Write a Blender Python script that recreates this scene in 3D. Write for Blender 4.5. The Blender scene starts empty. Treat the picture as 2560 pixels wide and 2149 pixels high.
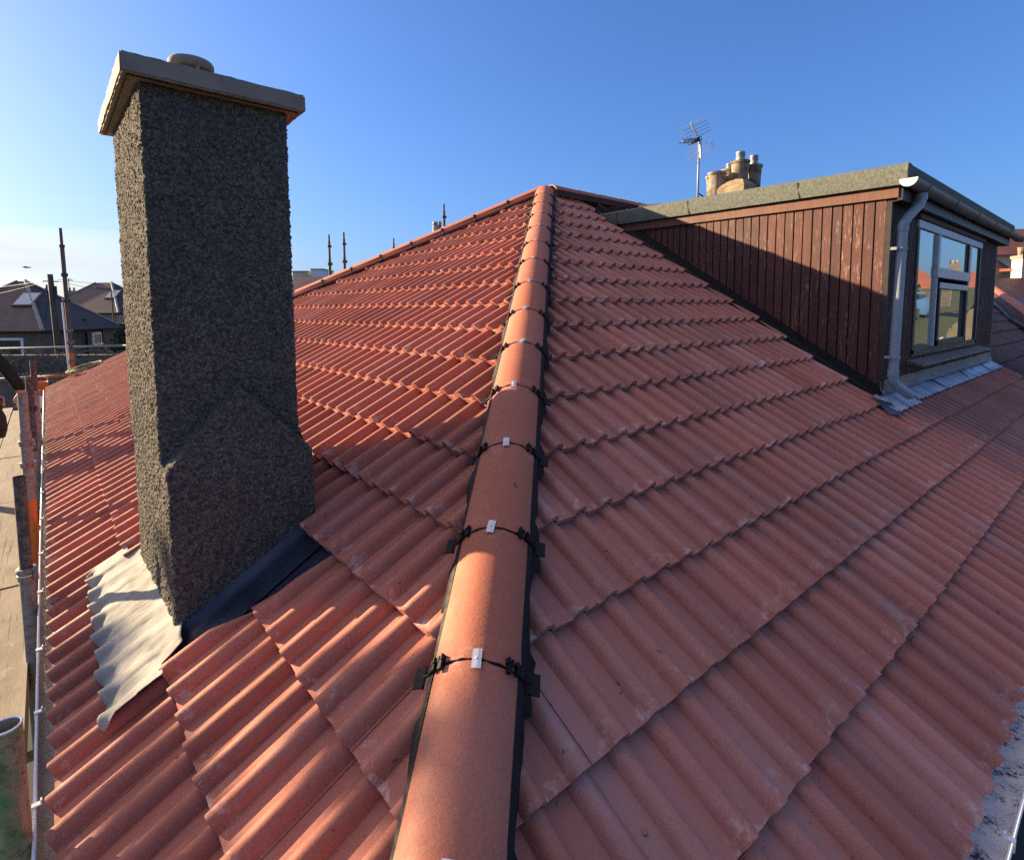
import bpy, bmesh, math, random
import numpy as np
from mathutils import Vector, Matrix
random.seed(4); RNG = np.random.default_rng(7)
R = math.radians
SC = bpy.context.scene
COL = SC.collection

# ------------------------------------------------------------------ camera
YAW, PIT, ROLL = R(49.525), R(4.827), R(-0.207)
CPOS = (0.0626, -0.2586, 1.5789)
_d = np.array([math.cos(PIT)*math.cos(YAW), math.cos(PIT)*math.sin(YAW), -math.sin(PIT)])
_r = np.array([math.sin(YAW), -math.cos(YAW), 0.0]); _u = np.cross(_r, _d)
_r2 = _r*math.cos(ROLL)+_u*math.sin(ROLL); _u2 = _u*math.cos(ROLL)-_r*math.sin(ROLL)
cd = bpy.data.cameras.new('camera'); cam = bpy.data.objects.new('camera', cd); COL.objects.link(cam)
cam.matrix_world = Matrix(((_r2[0], _u2[0], -_d[0], CPOS[0]), (_r2[1], _u2[1], -_d[1], CPOS[1]), (_r2[2], _u2[2], -_d[2], CPOS[2]), (0, 0, 0, 1)))
cd.sensor_fit = 'HORIZONTAL'; cd.sensor_width = 36; cd.lens = 36*1362.5/2560
cd.shift_y = -(1074.5-891.4)/2560
cd.clip_start = .02; cd.clip_end = 4000
SC.camera = cam

# ------------------------------------------------------------------ world, sun, exposure
SUN_EL = R(15.8); SUN_AZ = math.atan2(.876, -.482)      # where the sun stands, measured from +X towards +Y
SUN = Vector((math.cos(SUN_AZ)*math.cos(SUN_EL), math.sin(SUN_AZ)*math.cos(SUN_EL), math.sin(SUN_EL)))
W = bpy.data.worlds.new("World"); SC.world = W; W.use_nodes = True
wt = W.node_tree; wn = wt.nodes; wl = wt.links
bg = wn['Background']; bg.inputs['Strength'].default_value = .067
sky = wn.new('ShaderNodeTexSky'); sky.sky_type = 'NISHITA'; sky.sun_disc = False
sky.sun_elevation = SUN_EL; sky.sun_rotation = math.pi/2-SUN_AZ
sky.altitude = 0; sky.air_density = 1.0; sky.dust_density = 1.6; sky.ozone_density = 6.0
tc = wn.new('ShaderNodeTexCoord'); sx = wn.new('ShaderNodeSeparateXYZ'); wl.new(tc.outputs['Generated'], sx.inputs[0])
# a low bank of cloud in the direction of the sun
mp = wn.new('ShaderNodeMapping'); mp.inputs['Scale'].default_value = (2.2, 2.2, 26); wl.new(tc.outputs['Generated'], mp.inputs[0])
nz = wn.new('ShaderNodeTexNoise'); nz.inputs['Scale'].default_value = 1.0; nz.inputs['Detail'].default_value = 6; wl.new(mp.outputs[0], nz.inputs['Vector'])
band = wn.new('ShaderNodeValToRGB'); e = band.color_ramp.elements
e[0].position = .045; e[0].color = (0, 0, 0, 1); e[1].position = .165; e[1].color = (0, 0, 0, 1)
for p_, v_ in ((.072, .95), (.098, 1.0), (.118, .75), (.135, .25)):
    q = band.color_ramp.elements.new(p_); q.color = (v_, v_, v_, 1)
wl.new(sx.outputs['Z'], band.inputs[0])
mul = wn.new('ShaderNodeMath'); mul.operation = 'MULTIPLY'; wl.new(band.outputs[0], mul.inputs[0])
cr = wn.new('ShaderNodeMapRange'); cr.inputs[1].default_value = .40; cr.inputs[2].default_value = .62; wl.new(nz.outputs['Fac'], cr.inputs[0]); wl.new(cr.outputs[0], mul.inputs[1])
azm = wn.new('ShaderNodeMapRange'); azm.inputs[1].default_value = .35; azm.inputs[2].default_value = -.02; wl.new(sx.outputs['X'], azm.inputs[0])
mul2 = wn.new('ShaderNodeMath'); mul2.operation = 'MULTIPLY'; wl.new(mul.outputs[0], mul2.inputs[0]); wl.new(azm.outputs[0], mul2.inputs[1])
mul3 = wn.new('ShaderNodeMath'); mul3.operation = 'MULTIPLY'; mul3.inputs[1].default_value = .85; wl.new(mul2.outputs[0], mul3.inputs[0])
ccol = wn.new('ShaderNodeMix'); ccol.data_type = 'RGBA'
ccol.inputs[6].default_value = (5.6, 5.45, 5.2, 1); ccol.inputs[7].default_value = (3.7, 3.75, 3.9, 1); wl.new(cr.outputs[0], ccol.inputs[0])
mixc = wn.new('ShaderNodeMix'); mixc.data_type = 'RGBA'
hsv = wn.new('ShaderNodeMix'); hsv.data_type = 'RGBA'; hsv.blend_type = 'MULTIPLY'; hsv.inputs[0].default_value = 1
wl.new(sky.outputs[0], hsv.inputs[6]); hsv.inputs[7].default_value = (.93, .99, 1.19, 1)
lum = wn.new('ShaderNodeRGBToBW'); wl.new(hsv.outputs[2], lum.inputs[0])
lk = wn.new('ShaderNodeMath'); lk.operation = 'MULTIPLY_ADD'; lk.inputs[1].default_value = .105; lk.inputs[2].default_value = .93; wl.new(lum.outputs[0], lk.inputs[0])
hz = wn.new('ShaderNodeVectorMath'); hz.operation = 'DIVIDE'; wl.new(hsv.outputs[2], hz.inputs[0]); wl.new(lk.outputs[0], hz.inputs[1])
# added fill: unseen pale patch overhead that brightens the shaded slope
zenith_fill = wn.new('ShaderNodeMapRange'); zenith_fill.interpolation_type = 'SMOOTHSTEP'; zenith_fill.inputs[1].default_value = .60; zenith_fill.inputs[2].default_value = .86; wl.new(sx.outputs['Z'], zenith_fill.inputs[0])
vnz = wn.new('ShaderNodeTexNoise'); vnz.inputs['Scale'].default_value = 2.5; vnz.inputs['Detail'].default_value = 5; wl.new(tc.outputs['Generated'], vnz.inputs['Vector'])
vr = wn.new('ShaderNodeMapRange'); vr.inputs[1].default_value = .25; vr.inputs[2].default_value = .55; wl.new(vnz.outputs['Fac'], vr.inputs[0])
vm = wn.new('ShaderNodeMath'); vm.operation = 'MULTIPLY'; wl.new(zenith_fill.outputs[0], vm.inputs[0]); wl.new(vr.outputs[0], vm.inputs[1])
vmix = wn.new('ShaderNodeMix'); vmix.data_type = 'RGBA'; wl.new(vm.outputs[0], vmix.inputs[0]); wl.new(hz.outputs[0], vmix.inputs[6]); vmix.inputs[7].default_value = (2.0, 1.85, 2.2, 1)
# added warm fill: unseen glow above the sun, rakes across the tile rolls
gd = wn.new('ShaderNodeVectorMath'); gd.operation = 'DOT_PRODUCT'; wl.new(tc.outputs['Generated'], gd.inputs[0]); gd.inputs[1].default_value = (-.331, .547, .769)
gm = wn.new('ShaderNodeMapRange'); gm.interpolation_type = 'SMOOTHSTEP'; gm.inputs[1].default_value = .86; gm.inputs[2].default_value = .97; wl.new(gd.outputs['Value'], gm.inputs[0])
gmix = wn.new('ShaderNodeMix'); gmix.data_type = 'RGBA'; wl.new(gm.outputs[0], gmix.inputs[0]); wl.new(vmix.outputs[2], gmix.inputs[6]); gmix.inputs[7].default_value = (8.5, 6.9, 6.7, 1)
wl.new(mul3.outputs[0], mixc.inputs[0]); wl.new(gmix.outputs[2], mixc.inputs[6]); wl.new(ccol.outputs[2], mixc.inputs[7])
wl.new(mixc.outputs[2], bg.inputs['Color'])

sl_ = bpy.data.lights.new('sun', 'SUN'); sl_.energy = 4.9; sl_.angle = R(.53); sl_.color = (1.0, .77, .48)
so = bpy.data.objects.new('sun', sl_); COL.objects.link(so); so.location = (-10, 15, 20)
so.rotation_euler = (-SUN).to_track_quat('-Z', 'Y').to_euler()
SC.view_settings.view_transform = 'Standard'; SC.view_settings.look = 'None'
SC.view_settings.exposure = 1.75; SC.view_settings.gamma = 1
SC.render.engine = 'CYCLES'
SC.cycles.max_bounces = 6; SC.cycles.use_denoising = False

# ------------------------------------------------------------------ object helpers
def tag(o, label=None, cat=None, group=None, kind=None):
    if label: o['label'] = label
    if cat: o['category'] = cat
    if group: o['group'] = group
    if kind: o['kind'] = kind
    return o
ORIG = {}
def thing(name, label, cat, loc=(0, 0, 0), group=None):
    o = bpy.data.objects.new(name, None); COL.objects.link(o); o.location = loc; o.empty_display_size = .2
    ORIG[o] = np.array(loc, float)
    return tag(o, label, cat, group)
def mesh(name, v, f, m=None, parent=None, smooth=False, origin=None, attrs=None):
    """v in world coordinates; links ONE mesh object"""
    v = np.asarray(v, float).reshape(-1, 3)
    og = ORIG[parent] if parent is not None else np.array(origin if origin is not None else (0, 0, 0), float)
    me = bpy.data.meshes.new(name)
    if isinstance(f, np.ndarray):
        n, k = f.shape
        me.vertices.add(len(v)); me.vertices.foreach_set('co', (v-og).ravel())
        me.loops.add(n*k); me.loops.foreach_set('vertex_index', f.ravel().astype(np.int32))
        me.polygons.add(n); me.polygons.foreach_set('loop_start', np.arange(0, n*k, k, dtype=np.int32))
        me.update(calc_edges=True)
    else:
        me.from_pydata((v-og).tolist(), [], f); me.update()
    if attrs:
        for an, av in attrs.items():
            a = me.attributes.new(an, 'FLOAT', 'POINT'); a.data.foreach_set('value', np.asarray(av, np.float32))
    if smooth: me.polygons.foreach_set('use_smooth', [True]*len(me.polygons))
    if m is not None: me.materials.append(m)
    o = bpy.data.objects.new(name, me); COL.objects.link(o)
    if parent is not None:
        o.parent = parent; ORIG[o] = og
    else:
        o.location = og; ORIG[o] = og
    return o
def copy_tree(o, parent=None, loc=None):
    c = o.copy(); COL.objects.link(c)
    if parent is not None: c.parent = parent
    if loc is not None: c.location = loc
    for ch in list(o.children): copy_tree(ch, c)
    return c

class MB:
    def __init__(s): s.v = []; s.f = []
    def add(s, v, f):
        n = len(s.v); s.v += [tuple(map(float, p)) for p in v]; s.f += [tuple(i+n for i in q) for q in f]; return s
    def box(s, a, b):
        (x0, y0, z0), (x1, y1, z1) = a, b
        x0, x1 = min(x0, x1), max(x0, x1); y0, y1 = min(y0, y1), max(y0, y1); z0, z1 = min(z0, z1), max(z0, z1)
        return s.add([(x0, y0, z0), (x1, y0, z0), (x1, y1, z0), (x0, y1, z0), (x0, y0, z1), (x1, y0, z1), (x1, y1, z1), (x0, y1, z1)],
                     [(3, 2, 1, 0), (4, 5, 6, 7), (0, 1, 5, 4), (1, 2, 6, 5), (2, 3, 7, 6), (3, 0, 4, 7)])
    def obox(s, c, ax, ay, az):
        """oriented box: centre and three half-axis vectors"""
        c, ax, ay, az = map(np.array, (c, ax, ay, az)); v = []
        for k in (-1, 1):
            for i, j in ((-1, -1), (1, -1), (1, 1), (-1, 1)): v.append(c+ax*i+ay*j+az*k)
        return s.add(v, [(3, 2, 1, 0), (4, 5, 6, 7), (0, 1, 5, 4), (1, 2, 6, 5), (2, 3, 7, 6), (3, 0, 4, 7)])
    def prism(s, poly, ext):
        """polygon (3d points) pushed along ext"""
        n = len(poly); p = [np.array(q, float) for q in poly]; e_ = np.array(ext, float)
        v = p+[q+e_ for q in p]
        return s.add(v, [tuple(range(n))[::-1], tuple(range(n, 2*n))]+[(i, (i+1) % n, (i+1) % n+n, i+n) for i in range(n)])
    def tube(s, pts, r, seg=10, cap=True):
        pts = [np.array(p, float) for p in pts]; n = len(pts); rr = r if hasattr(r, '__len__') else [r]*n
        base = len(s.v); v = []; f = []
        up = None
        for i, p in enumerate(pts):
            t = pts[min(i+1, n-1)]-pts[max(i-1, 0)]; t = t/ (np.linalg.norm(t)+1e-12)
            if up is None:
                up = np.array([0, 0, 1.]) if abs(t[2]) < .9 else np.array([1., 0, 0])
            a = np.cross(up, t); a /= np.linalg.norm(a)+1e-12; b = np.cross(t, a); up = b
            for k in range(seg):
                w = 2*math.pi*k/seg; v.append(p+rr[i]*(a*math.cos(w)+b*math.sin(w)))
        for i in range(n-1):
            for k in range(seg): f.append((i*seg+k, i*seg+(k+1) % seg, (i+1)*seg+(k+1) % seg, (i+1)*seg+k))
        if cap: f.append(tuple(range(seg))[::-1]); f.append(tuple(range((n-1)*seg, n*seg)))
        return s.add(v, f)
    def lathe(s, prof, c, seg=24, closed=False):
        """prof: (r, z) list"""
        v = []; f = []; n = len(prof)
        for r_, z_ in prof:
            for k in range(seg):
                w = 2*math.pi*k/seg; v.append((c[0]+r_*math.cos(w), c[1]+r_*math.sin(w), c[2]+z_))
        for i in range(n-1):
            for k in range(seg): f.append((i*seg+k, i*seg+(k+1) % seg, (i+1)*seg+(k+1) % seg, (i+1)*seg+k))
        return s.add(v, f)
    def build(s, name, m, parent=None, smooth=False, origin=None):
        o = mesh(name, s.v, s.f, m, parent, smooth, origin)
        return o
def bevel(o, w, seg=2, ang=30):
    b = o.modifiers.new('bevel', 'BEVEL'); b.width = w; b.segments = seg; b.limit_method = 'ANGLE'; b.angle_limit = R(ang); return o

# ------------------------------------------------------------------ material helpers
class NT:
    def __init__(s, name):
        s.m = bpy.data.materials.new(name); s.m.use_nodes = True; s.t = s.m.node_tree; s.n = s.t.nodes; s.l = s.t.links
        s.b = s.n['Principled BSDF']; s.tc = s.n.new('ShaderNodeTexCoord')
    def co(s, scale=(1, 1, 1), rot=(0, 0, 0)):
        g = s.n.new('ShaderNodeMapping'); g.inputs['Scale'].default_value = scale; g.inputs['Rotation'].default_value = rot
        s.l.new(s.tc.outputs['Object'], g.inputs[0]); return g.outputs[0]
    def noise(s, vec, scale=1, detail=4, rough=.55, dist=0):
        n = s.n.new('ShaderNodeTexNoise'); n.inputs['Scale'].default_value = scale; n.inputs['Detail'].default_value = detail
        n.inputs['Roughness'].default_value = rough; n.inputs['Distortion'].default_value = dist
        if vec is not None: s.l.new(vec, n.inputs['Vector'])
        return n.outputs['Fac']
    def vor(s, vec, scale):
        n = s.n.new('ShaderNodeTexVoronoi'); n.inputs['Scale'].default_value = scale; s.l.new(vec, n.inputs['Vector']); return n
    def rng(s, x, a, b, c=0., d=1.):
        n = s.n.new('ShaderNodeMapRange'); n.inputs[1].default_value = a; n.inputs[2].default_value = b; n.inputs[3].default_value = c; n.inputs[4].default_value = d
        s.l.new(x, n.inputs[0]); return n.outputs[0]
    def mix(s, fac, a, b, mode='MIX'):
        n = s.n.new('ShaderNodeMix'); n.data_type = 'RGBA'; n.blend_type = mode
        for i, x in ((0, fac), (6, a), (7, b)):
            if isinstance(x, (int, float)): n.inputs[i].default_value = x
            elif isinstance(x, tuple): n.inputs[i].default_value = (*x, 1)
            else: s.l.new(x, n.inputs[i])
        return n.outputs[2]
    def math(s, op, a, b=None):
        n = s.n.new('ShaderNodeMath'); n.operation = op
        for i, x in ((0, a), (1, b)):
            if x is None: continue
            if isinstance(x, (int, float)): n.inputs[i].default_value = x
            else: s.l.new(x, n.inputs[i])
        return n.outputs[0]
    def attr(s, name):
        n = s.n.new('ShaderNodeAttribute'); n.attribute_name = name; return n.outputs['Fac']
    def bump(s, h, strength=.3, dist=.01):
        n = s.n.new('ShaderNodeBump'); n.inputs['Strength'].default_value = strength; n.inputs['Distance'].default_value = dist
        s.l.new(h, n.inputs['Height']); s.l.new(n.outputs[0], s.b.inputs['Normal']); return s
    def col(s, c):
        if isinstance(c, tuple): s.b.inputs['Base Color'].default_value = (*c, 1)
        else: s.l.new(c, s.b.inputs['Base Color'])
        return s
    def rough(s, r):
        if isinstance(r, (int, float)): s.b.inputs['Roughness'].default_value = r
        else: s.l.new(r, s.b.inputs['Roughness'])
        return s
    def set(s, **k):
        for a, v in k.items(): s.b.inputs[a.replace('_', ' ')].default_value = v
        return s

def simple(name, c1, c2, scale=6, rough=.7, bump=.2, bscale=60, stretch=(1, 1, 1), metallic=0, spec=.5):
    t = NT(name); v = t.co(stretch)
    n1 = t.noise(v, scale, 6, .6)
    t.col(t.mix(t.rng(n1, .3, .7), c1, c2)).rough(rough)
    if bump: t.bump(t.noise(v, bscale, 4), bump, .004)
    t.set(Metallic=metallic); t.b.inputs['Specular IOR Level'].default_value = spec
    return t.m

def tile_mat(name, along, rlo=.42, rhi=.66, spec=.5, pan_cool_light=0., base=(.42, .128, .078), light=(.49, .185, .122), bloom=(.36, .275, .28), bl=.5):
    """along: stretch so that streaks run up the slope"""
    t = NT(name); v = t.co((1, 1, 1)); vs = t.co(along)
    tone = t.attr('tone')
    c = t.mix(t.rng(t.noise(v, 2.2, 5), .2, .8), base, tuple(a*.55+b*.45 for a, b in zip(base, light)))
    c = t.mix(t.rng(t.noise(v, 140, 3, .7), .35, .75), c, tuple(x*.74 for x in base), 'MIX')
    c = t.mix(t.math('MULTIPLY', t.math('SUBTRACT', 1.0, t.attr('crest')), pan_cool_light), c, (.33, .155, .135))  # cool sky light between the rolls, painted in as a greyer pan colour
    # pale bloom in streaks down the slope, and scuffs
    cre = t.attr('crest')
    st = t.math('MULTIPLY', t.rng(t.noise(vs, 3.0, 6, .62), .48, .72), t.rng(t.noise(v, .9, 3), .35, .6))
    st2 = t.math('MULTIPLY', t.rng(t.noise(vs, 8.5, 7, .68), .50, .66), t.rng(t.noise(v, 2.1, 3), .40, .58))
    st = t.math('MAXIMUM', st, t.math('MULTIPLY', st2, t.math('ADD', t.math('MULTIPLY', cre, .75), .35)))
    st = t.math('MINIMUM', st, 1.0)
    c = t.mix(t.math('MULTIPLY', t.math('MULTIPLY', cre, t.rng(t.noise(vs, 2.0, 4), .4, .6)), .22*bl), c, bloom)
    c = t.mix(t.math('MULTIPLY', st, bl), c, bloom)
    sc = t.rng(t.noise(vs, 14, 5, .7), .66, .74); sc = t.math('MULTIPLY', sc, t.rng(t.noise(v, 2.6, 2), .5, .68))
    c = t.mix(t.math('MULTIPLY', sc, .6), c, (.5, .42, .40))
    dk = t.rng(t.noise(v, 30, 2, .5), .72, .76); c = t.mix(t.math('MULTIPLY', dk, .7), c, (.07, .035, .03))
    # chipped pale lower edges
    ch = t.math('MULTIPLY', t.attr('nose'), t.rng(t.noise(v, 16, 4, .7), .54, .64)); c = t.mix(t.math('MULTIPLY', ch, .62), c, (.55, .40, .36))
    tn = t.mix(1.0, c, t.mix(tone, (.80, .77, .77), (1.16, 1.14, 1.12)), 'MULTIPLY')
    t.col(tn).rough(t.rng(t.noise(v, 9, 4), .3, .7, rlo, rhi))
    b = t.math('ADD', t.math('MULTIPLY', t.noise(v, 160, 4, .65), .5), t.math('MULTIPLY', t.noise(v, 26, 4), .8))
    t.bump(b, .32, .005); t.b.inputs['Specular IOR Level'].default_value = spec
    return t.m

M = {}
M['tileR'] = tile_mat('terracotta_tile_front', (1, .10, .16), pan_cool_light=.34)
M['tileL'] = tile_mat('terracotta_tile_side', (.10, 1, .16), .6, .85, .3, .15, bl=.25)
M['hip'] = tile_mat('terracotta_hip', (.35, .35, .35), .62, .85, .28, base=(.43, .138, .078), light=(.49, .185, .115), bl=.2)
M['oldtile'] = tile_mat('old_clay_tile', (1, .2, .2), base=(.085, .032, .026), light=(.13, .055, .042), bloom=(.075, .07, .065), bl=.9)
M['orangetile'] = tile_mat('bright_clay_ridge', (1, 1, 1), base=(.40, .12, .06), light=(.45, .17, .09), bl=.2)
M['deck'] = simple('underlay', (.03, .025, .02), (.05, .04, .035), rough=.9)
M['black'] = simple('black_plastic', (.006, .006, .007), (.012, .012, .013), 20, .6, .15, spec=.2)
M['alu'] = simple('bright_metal_clip', (.62, .63, .66), (.72, .73, .76), 20, .42, .1, metallic=.6)
def lead():
    t = NT('lead'); v = t.co()
    c = t.mix(t.rng(t.noise(v, 3, 6, .6, .6), .35, .65), (.24, .23, .205), (.33, .315, .28))
    c = t.mix(t.math('MULTIPLY', t.rng(t.noise(t.co((1, 1, .3)), 14, 5, .7), .52, .7), .6), c, (.40, .38, .345))
    t.col(c).rough(t.rng(t.noise(v, 7, 4), .3, .7, .7, .9)).set(Metallic=.0)
    t.b.inputs['Specular IOR Level'].default_value = .12
    t.bump(t.noise(v, 22, 4), .25, .01); return t.m
M['lead'] = lead()
def lead_bright():
    t = NT('weathered_bright_lead'); v = t.co()
    c = t.mix(t.rng(t.noise(t.co((1.2, .5, .5)), 6, 6, .65, .4), .35, .65), (.30, .32, .35), (.58, .60, .63))
    t.col(c).rough(t.rng(t.noise(v, 7, 4), .3, .7, .3, .5)).set(Metallic=.25)
    t.bump(t.noise(v, 22, 4), .25, .01); return t.m
M['leadbright'] = lead_bright()
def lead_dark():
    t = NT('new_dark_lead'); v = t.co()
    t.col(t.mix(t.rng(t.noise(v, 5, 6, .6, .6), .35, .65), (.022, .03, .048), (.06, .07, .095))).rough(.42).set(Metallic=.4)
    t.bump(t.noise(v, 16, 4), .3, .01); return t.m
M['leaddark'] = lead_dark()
def roughcast():
    t = NT('roughcast'); v = t.co()
    vo = t.vor(v, 95); cc = t.n.new('ShaderNodeSeparateColor'); t.l.new(vo.outputs['Color'], cc.inputs[0])
    c = t.mix(cc.outputs[0], (.055, .049, .042), (.20, .175, .142))
    c = t.mix(t.rng(t.noise(v, 130, 3), .45, .7), c, (.035, .032, .028))
    c = t.mix(t.math('MULTIPLY', t.rng(t.noise(t.co((1, 1, .4)), 3, 4), .45, .7), .35), c, (.055, .05, .045))
    t.col(c).rough(.93); t.bump(t.math('ADD', t.noise(v, 110, 5, .7), vo.outputs['Distance']), .6, .006)
    t.b.inputs['Specular IOR Level'].default_value = .2; return t.m
M['rough'] = roughcast()
def concrete():
    t = NT('cast_concrete'); v = t.co()
    c = t.mix(t.rng(t.noise(v, 5, 8, .65), .3, .7), (.18, .155, .122), (.265, .232, .185))
    c = t.mix(t.math('MULTIPLY', t.rng(t.noise(v, 18, 5, .7), .56, .7), .5), c, (.12, .115, .10))
    t.col(c).rough(.85).bump(t.noise(v, 60, 5, .7), .3, .006); return t.m
M['conc'] = concrete()
def timber(name, a, b, fleck, fl, lo, hi):
    t = NT(name); v = t.co((1, 1, .12)); vv = t.co((1, 1, .16)); tone = t.attr('tone')
    c = t.mix(t.rng(t.noise(v, 14, 6, .6), .3, .7), a, b)
    pe = t.math('MULTIPLY', t.rng(t.noise(vv, 52, 7, .75), lo, hi), t.rng(t.noise(t.co((1, 1, .3)), 4.2, 3), .44, .62))
    c = t.mix(t.math('MULTIPLY', pe, fl), c, fleck)
    c = t.mix(1., c, t.mix(tone, (.66, .64, .66), (1.25, 1.2, 1.2)), 'MULTIPLY')
    t.col(c).rough(.72).bump(t.noise(v, 70, 5), .3, .004); return t.m
M['clad'] = timber('stained_boards', (.052, .0125, .008), (.088, .024, .015), (.34, .27, .22), .8, .545, .65)
M['rail'] = timber('weathered_rail', (.10, .038, .023), (.155, .066, .038), (.4, .32, .25), .45, .55, .7)
M['frame'] = simple('brown_window_frame', (.022, .015, .012), (.04, .026, .02), 12, .5, .1)
M['framelit'] = simple('lit_frame_face', (.42, .43, .45), (.55, .56, .58), 12, .42, .1)  # frame faces that catch light, the brightness put into the colour
M['sill'] = simple('worn_sill', (.13, .09, .075), (.24, .20, .18), 9, .6, .3)
def felt():
    t = NT('mineral_felt'); v = t.co()
    c = t.mix(t.rng(t.noise(v, 45, 4, .7), .35, .65), (.07, .078, .066), (.155, .165, .135))
    c = t.mix(t.math('MULTIPLY', t.rng(t.noise(v, 3, 4), .5, .68), .4), c, (.12, .12, .10))
    t.col(c).rough(.95).bump(t.noise(v, 90, 4, .7), .5, .006); return t.m
M['felt'] = felt()
M['pvc'] = simple('grey_white_pvc', (.22, .25, .28), (.30, .33, .36), 4, .4, .06)
M['pvcdark'] = simple('weathered_grey_pvc', (.13, .14, .135), (.19, .20, .19), 5, .5, .1)
M['white'] = simple('white_plastic', (.74, .75, .76), (.82, .82, .82), 5, .4, .05)
def gutter_dirty(name, base, dirt, lo, hi):
    t = NT(name); v = t.co(); 
    d = t.rng(t.noise(v, 9, 6, .75, .3), lo, hi); f = t.rng(t.noise(v, 55, 4, .7), .4, .55)
    sz = t.n.new('ShaderNodeSeparateXYZ'); t.l.new(t.tc.outputs['Object'], sz.inputs[0])
    low = t.rng(sz.outputs['Z'], 2.646, 2.630)
    d = t.math('MULTIPLY', t.math('MULTIPLY', d, f), low)
    t.col(t.mix(d, base, dirt)).rough(.38); return t.m
M['gutR'] = gutter_dirty('gutter_white_dirty', (.78, .80, .82), (.03, .03, .03), .50, .60)
M['gutL'] = gutter_dirty('gutter_dusty', (.44, .41, .38), (.25, .23, .20), .4, .6)
M['harl'] = simple('harled_wall', (.22, .19, .15), (.30, .26, .21), 3, .95, .6, 45)
M['harldark'] = simple('brown_harl', (.105, .088, .064), (.15, .125, .09), 2, .95, .6, 45)
M['harlgrey'] = simple('grey_harl', (.17, .16, .145), (.25, .235, .21), 1.2, .95, .6, 20)
M['cream'] = simple('cream_render', (.42, .37, .29), (.50, .45, .36), 2, .9, .4, 30)
M['whitewall'] = simple('white_render', (.66, .65, .62), (.75, .74, .70), 2, .9, .3, 30)
def slate(name, a, b, axis=(1, 1, 1)):
    t = NT(name); v = t.co()
    br = t.n.new('ShaderNodeTexBrick'); br.inputs['Scale'].default_value = 3.4; br.inputs['Mortar Size'].default_value = .03
    br.inputs['Color1'].default_value = (*a, 1); br.inputs['Color2'].default_value = (*b, 1); br.inputs['Mortar'].default_value = (a[0]*.45, a[1]*.45, a[2]*.45, 1)
    sz = t.n.new('ShaderNodeSeparateXYZ'); t.l.new(t.tc.outputs['Object'], sz.inputs[0])
    cx = t.n.new('ShaderNodeCombineXYZ'); t.l.new(t.math('ADD', sz.outputs['X'], sz.outputs['Y']), cx.inputs[0]); t.l.new(t.math('MULTIPLY', sz.outputs['Z'], 1.6), cx.inputs[1])
    t.l.new(cx.outputs[0], br.inputs['Vector'])
    t.col(t.mix(t.rng(t.noise(v, 1.1, 5), .35, .7), br.outputs['Color'], tuple(x*.6 for x in a))).rough(.7); return t.m
M['slate'] = slate('slate', (.030, .031, .037), (.050, .048, .052))
M['slatebrown'] = slate('brown_slate', (.115, .072, .06), (.16, .105, .088))
M['redroof'] = slate('red_pantile_far', (.33, .10, .055), (.40, .14, .08))
M['glassdark'] = NT('dark_pane').col((.02, .025, .03)).rough(.05).m
def window_glass():
    t = NT('reflective_glass'); t.col((.42, .46, .46)).rough(.012).set(Metallic=.75)
    t.b.inputs['IOR'].default_value = 3.0; t.b.inputs['Specular IOR Level'].default_value = .85
    t.bump(t.noise(t.co(), 2.2, 2), .012, .05); return t.m
M['glass'] = window_glass()
M['skylight'] = NT('skylight_pane').col((.25, .33, .42)).rough(.12).m
def tube_mat(name, a, b, c, amt):
    t = NT(name); v = t.co((1, 1, .3))
    k = t.mix(t.rng(t.noise(v, 9, 5, .65), .35, .65), a, b)
    k = t.mix(t.math('MULTIPLY', t.rng(t.noise(t.co(), 34, 6, .75), .48, .58), amt), k, c)
    t.col(k).rough(.75).set(Metallic=.0); t.b.inputs['Specular IOR Level'].default_value = .25; t.bump(t.noise(v, 60, 4), .2, .003); return t.m
M['tube'] = tube_mat('galvanised_tube', (.22, .21, .19), (.33, .31, .28), (.10, .085, .07), .5)
M['tubedark'] = tube_mat('rusted_tube', (.05, .042, .04), (.10, .08, .075), (.24, .20, .17), .6)
M['tubered'] = tube_mat('red_marked_tube', (.15, .075, .07), (.22, .14, .125), (.08, .05, .048), .6)
M['tubeorange'] = tube_mat('orange_painted_tube', (.62, .15, .035), (.70, .20, .05), (.4, .12, .05), .3)
def tube_green():
    t = NT('green_smeared_tube'); v = t.co((1, 1, .5))
    k = t.mix(t.rng(t.noise(v, 7, 4), .42, .58), (.11, .25, .09), (.46, .35, .24))
    t.col(t.mix(t.rng(t.noise(t.co(), 40, 5), .5, .7), k, (.12, .11, .05))).rough(.45).set(Metallic=.2); return t.m
M['tubegreen'] = tube_green()
def ply():
    t = NT('weathered_board'); v = t.co((1, .3, 1)); w = t.co()
    c = t.mix(t.rng(t.noise(v, 3.5, 7, .65), .3, .7), (.13, .10, .072), (.25, .20, .145))
    c = t.mix(t.math('MULTIPLY', t.rng(t.noise(w, 2.2, 5, .6), .52, .66), .65), c, (.075, .062, .05))
    c = t.mix(t.math('MULTIPLY', t.rng(t.noise(w, 11, 5, .7), .58, .66), .5), c, (.30, .27, .22))
    c = t.mix(t.rng(t.noise(t.co((14, .4, 1)), 3, 3, .5), .60, .63), c, (.06, .05, .04))
    t.col(c).rough(.85); t.bump(t.noise(v, 40, 5), .4, .006); return t.m
M['ply'] = ply()
M['plank'] = simple('grey_plank', (.17, .14, .11), (.30, .25, .19), 5, .85, .4, 50, (1, .15, 1))
M['wood'] = simple('pole_wood', (.05, .04, .03), (.09, .07, .05), 8, .9, .4, 40, (1, 1, .1))
M['fence'] = simple('fence_wood', (.10, .085, .065), (.17, .14, .105), 6, .9, .4, 40, (1, 1, .2))
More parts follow.
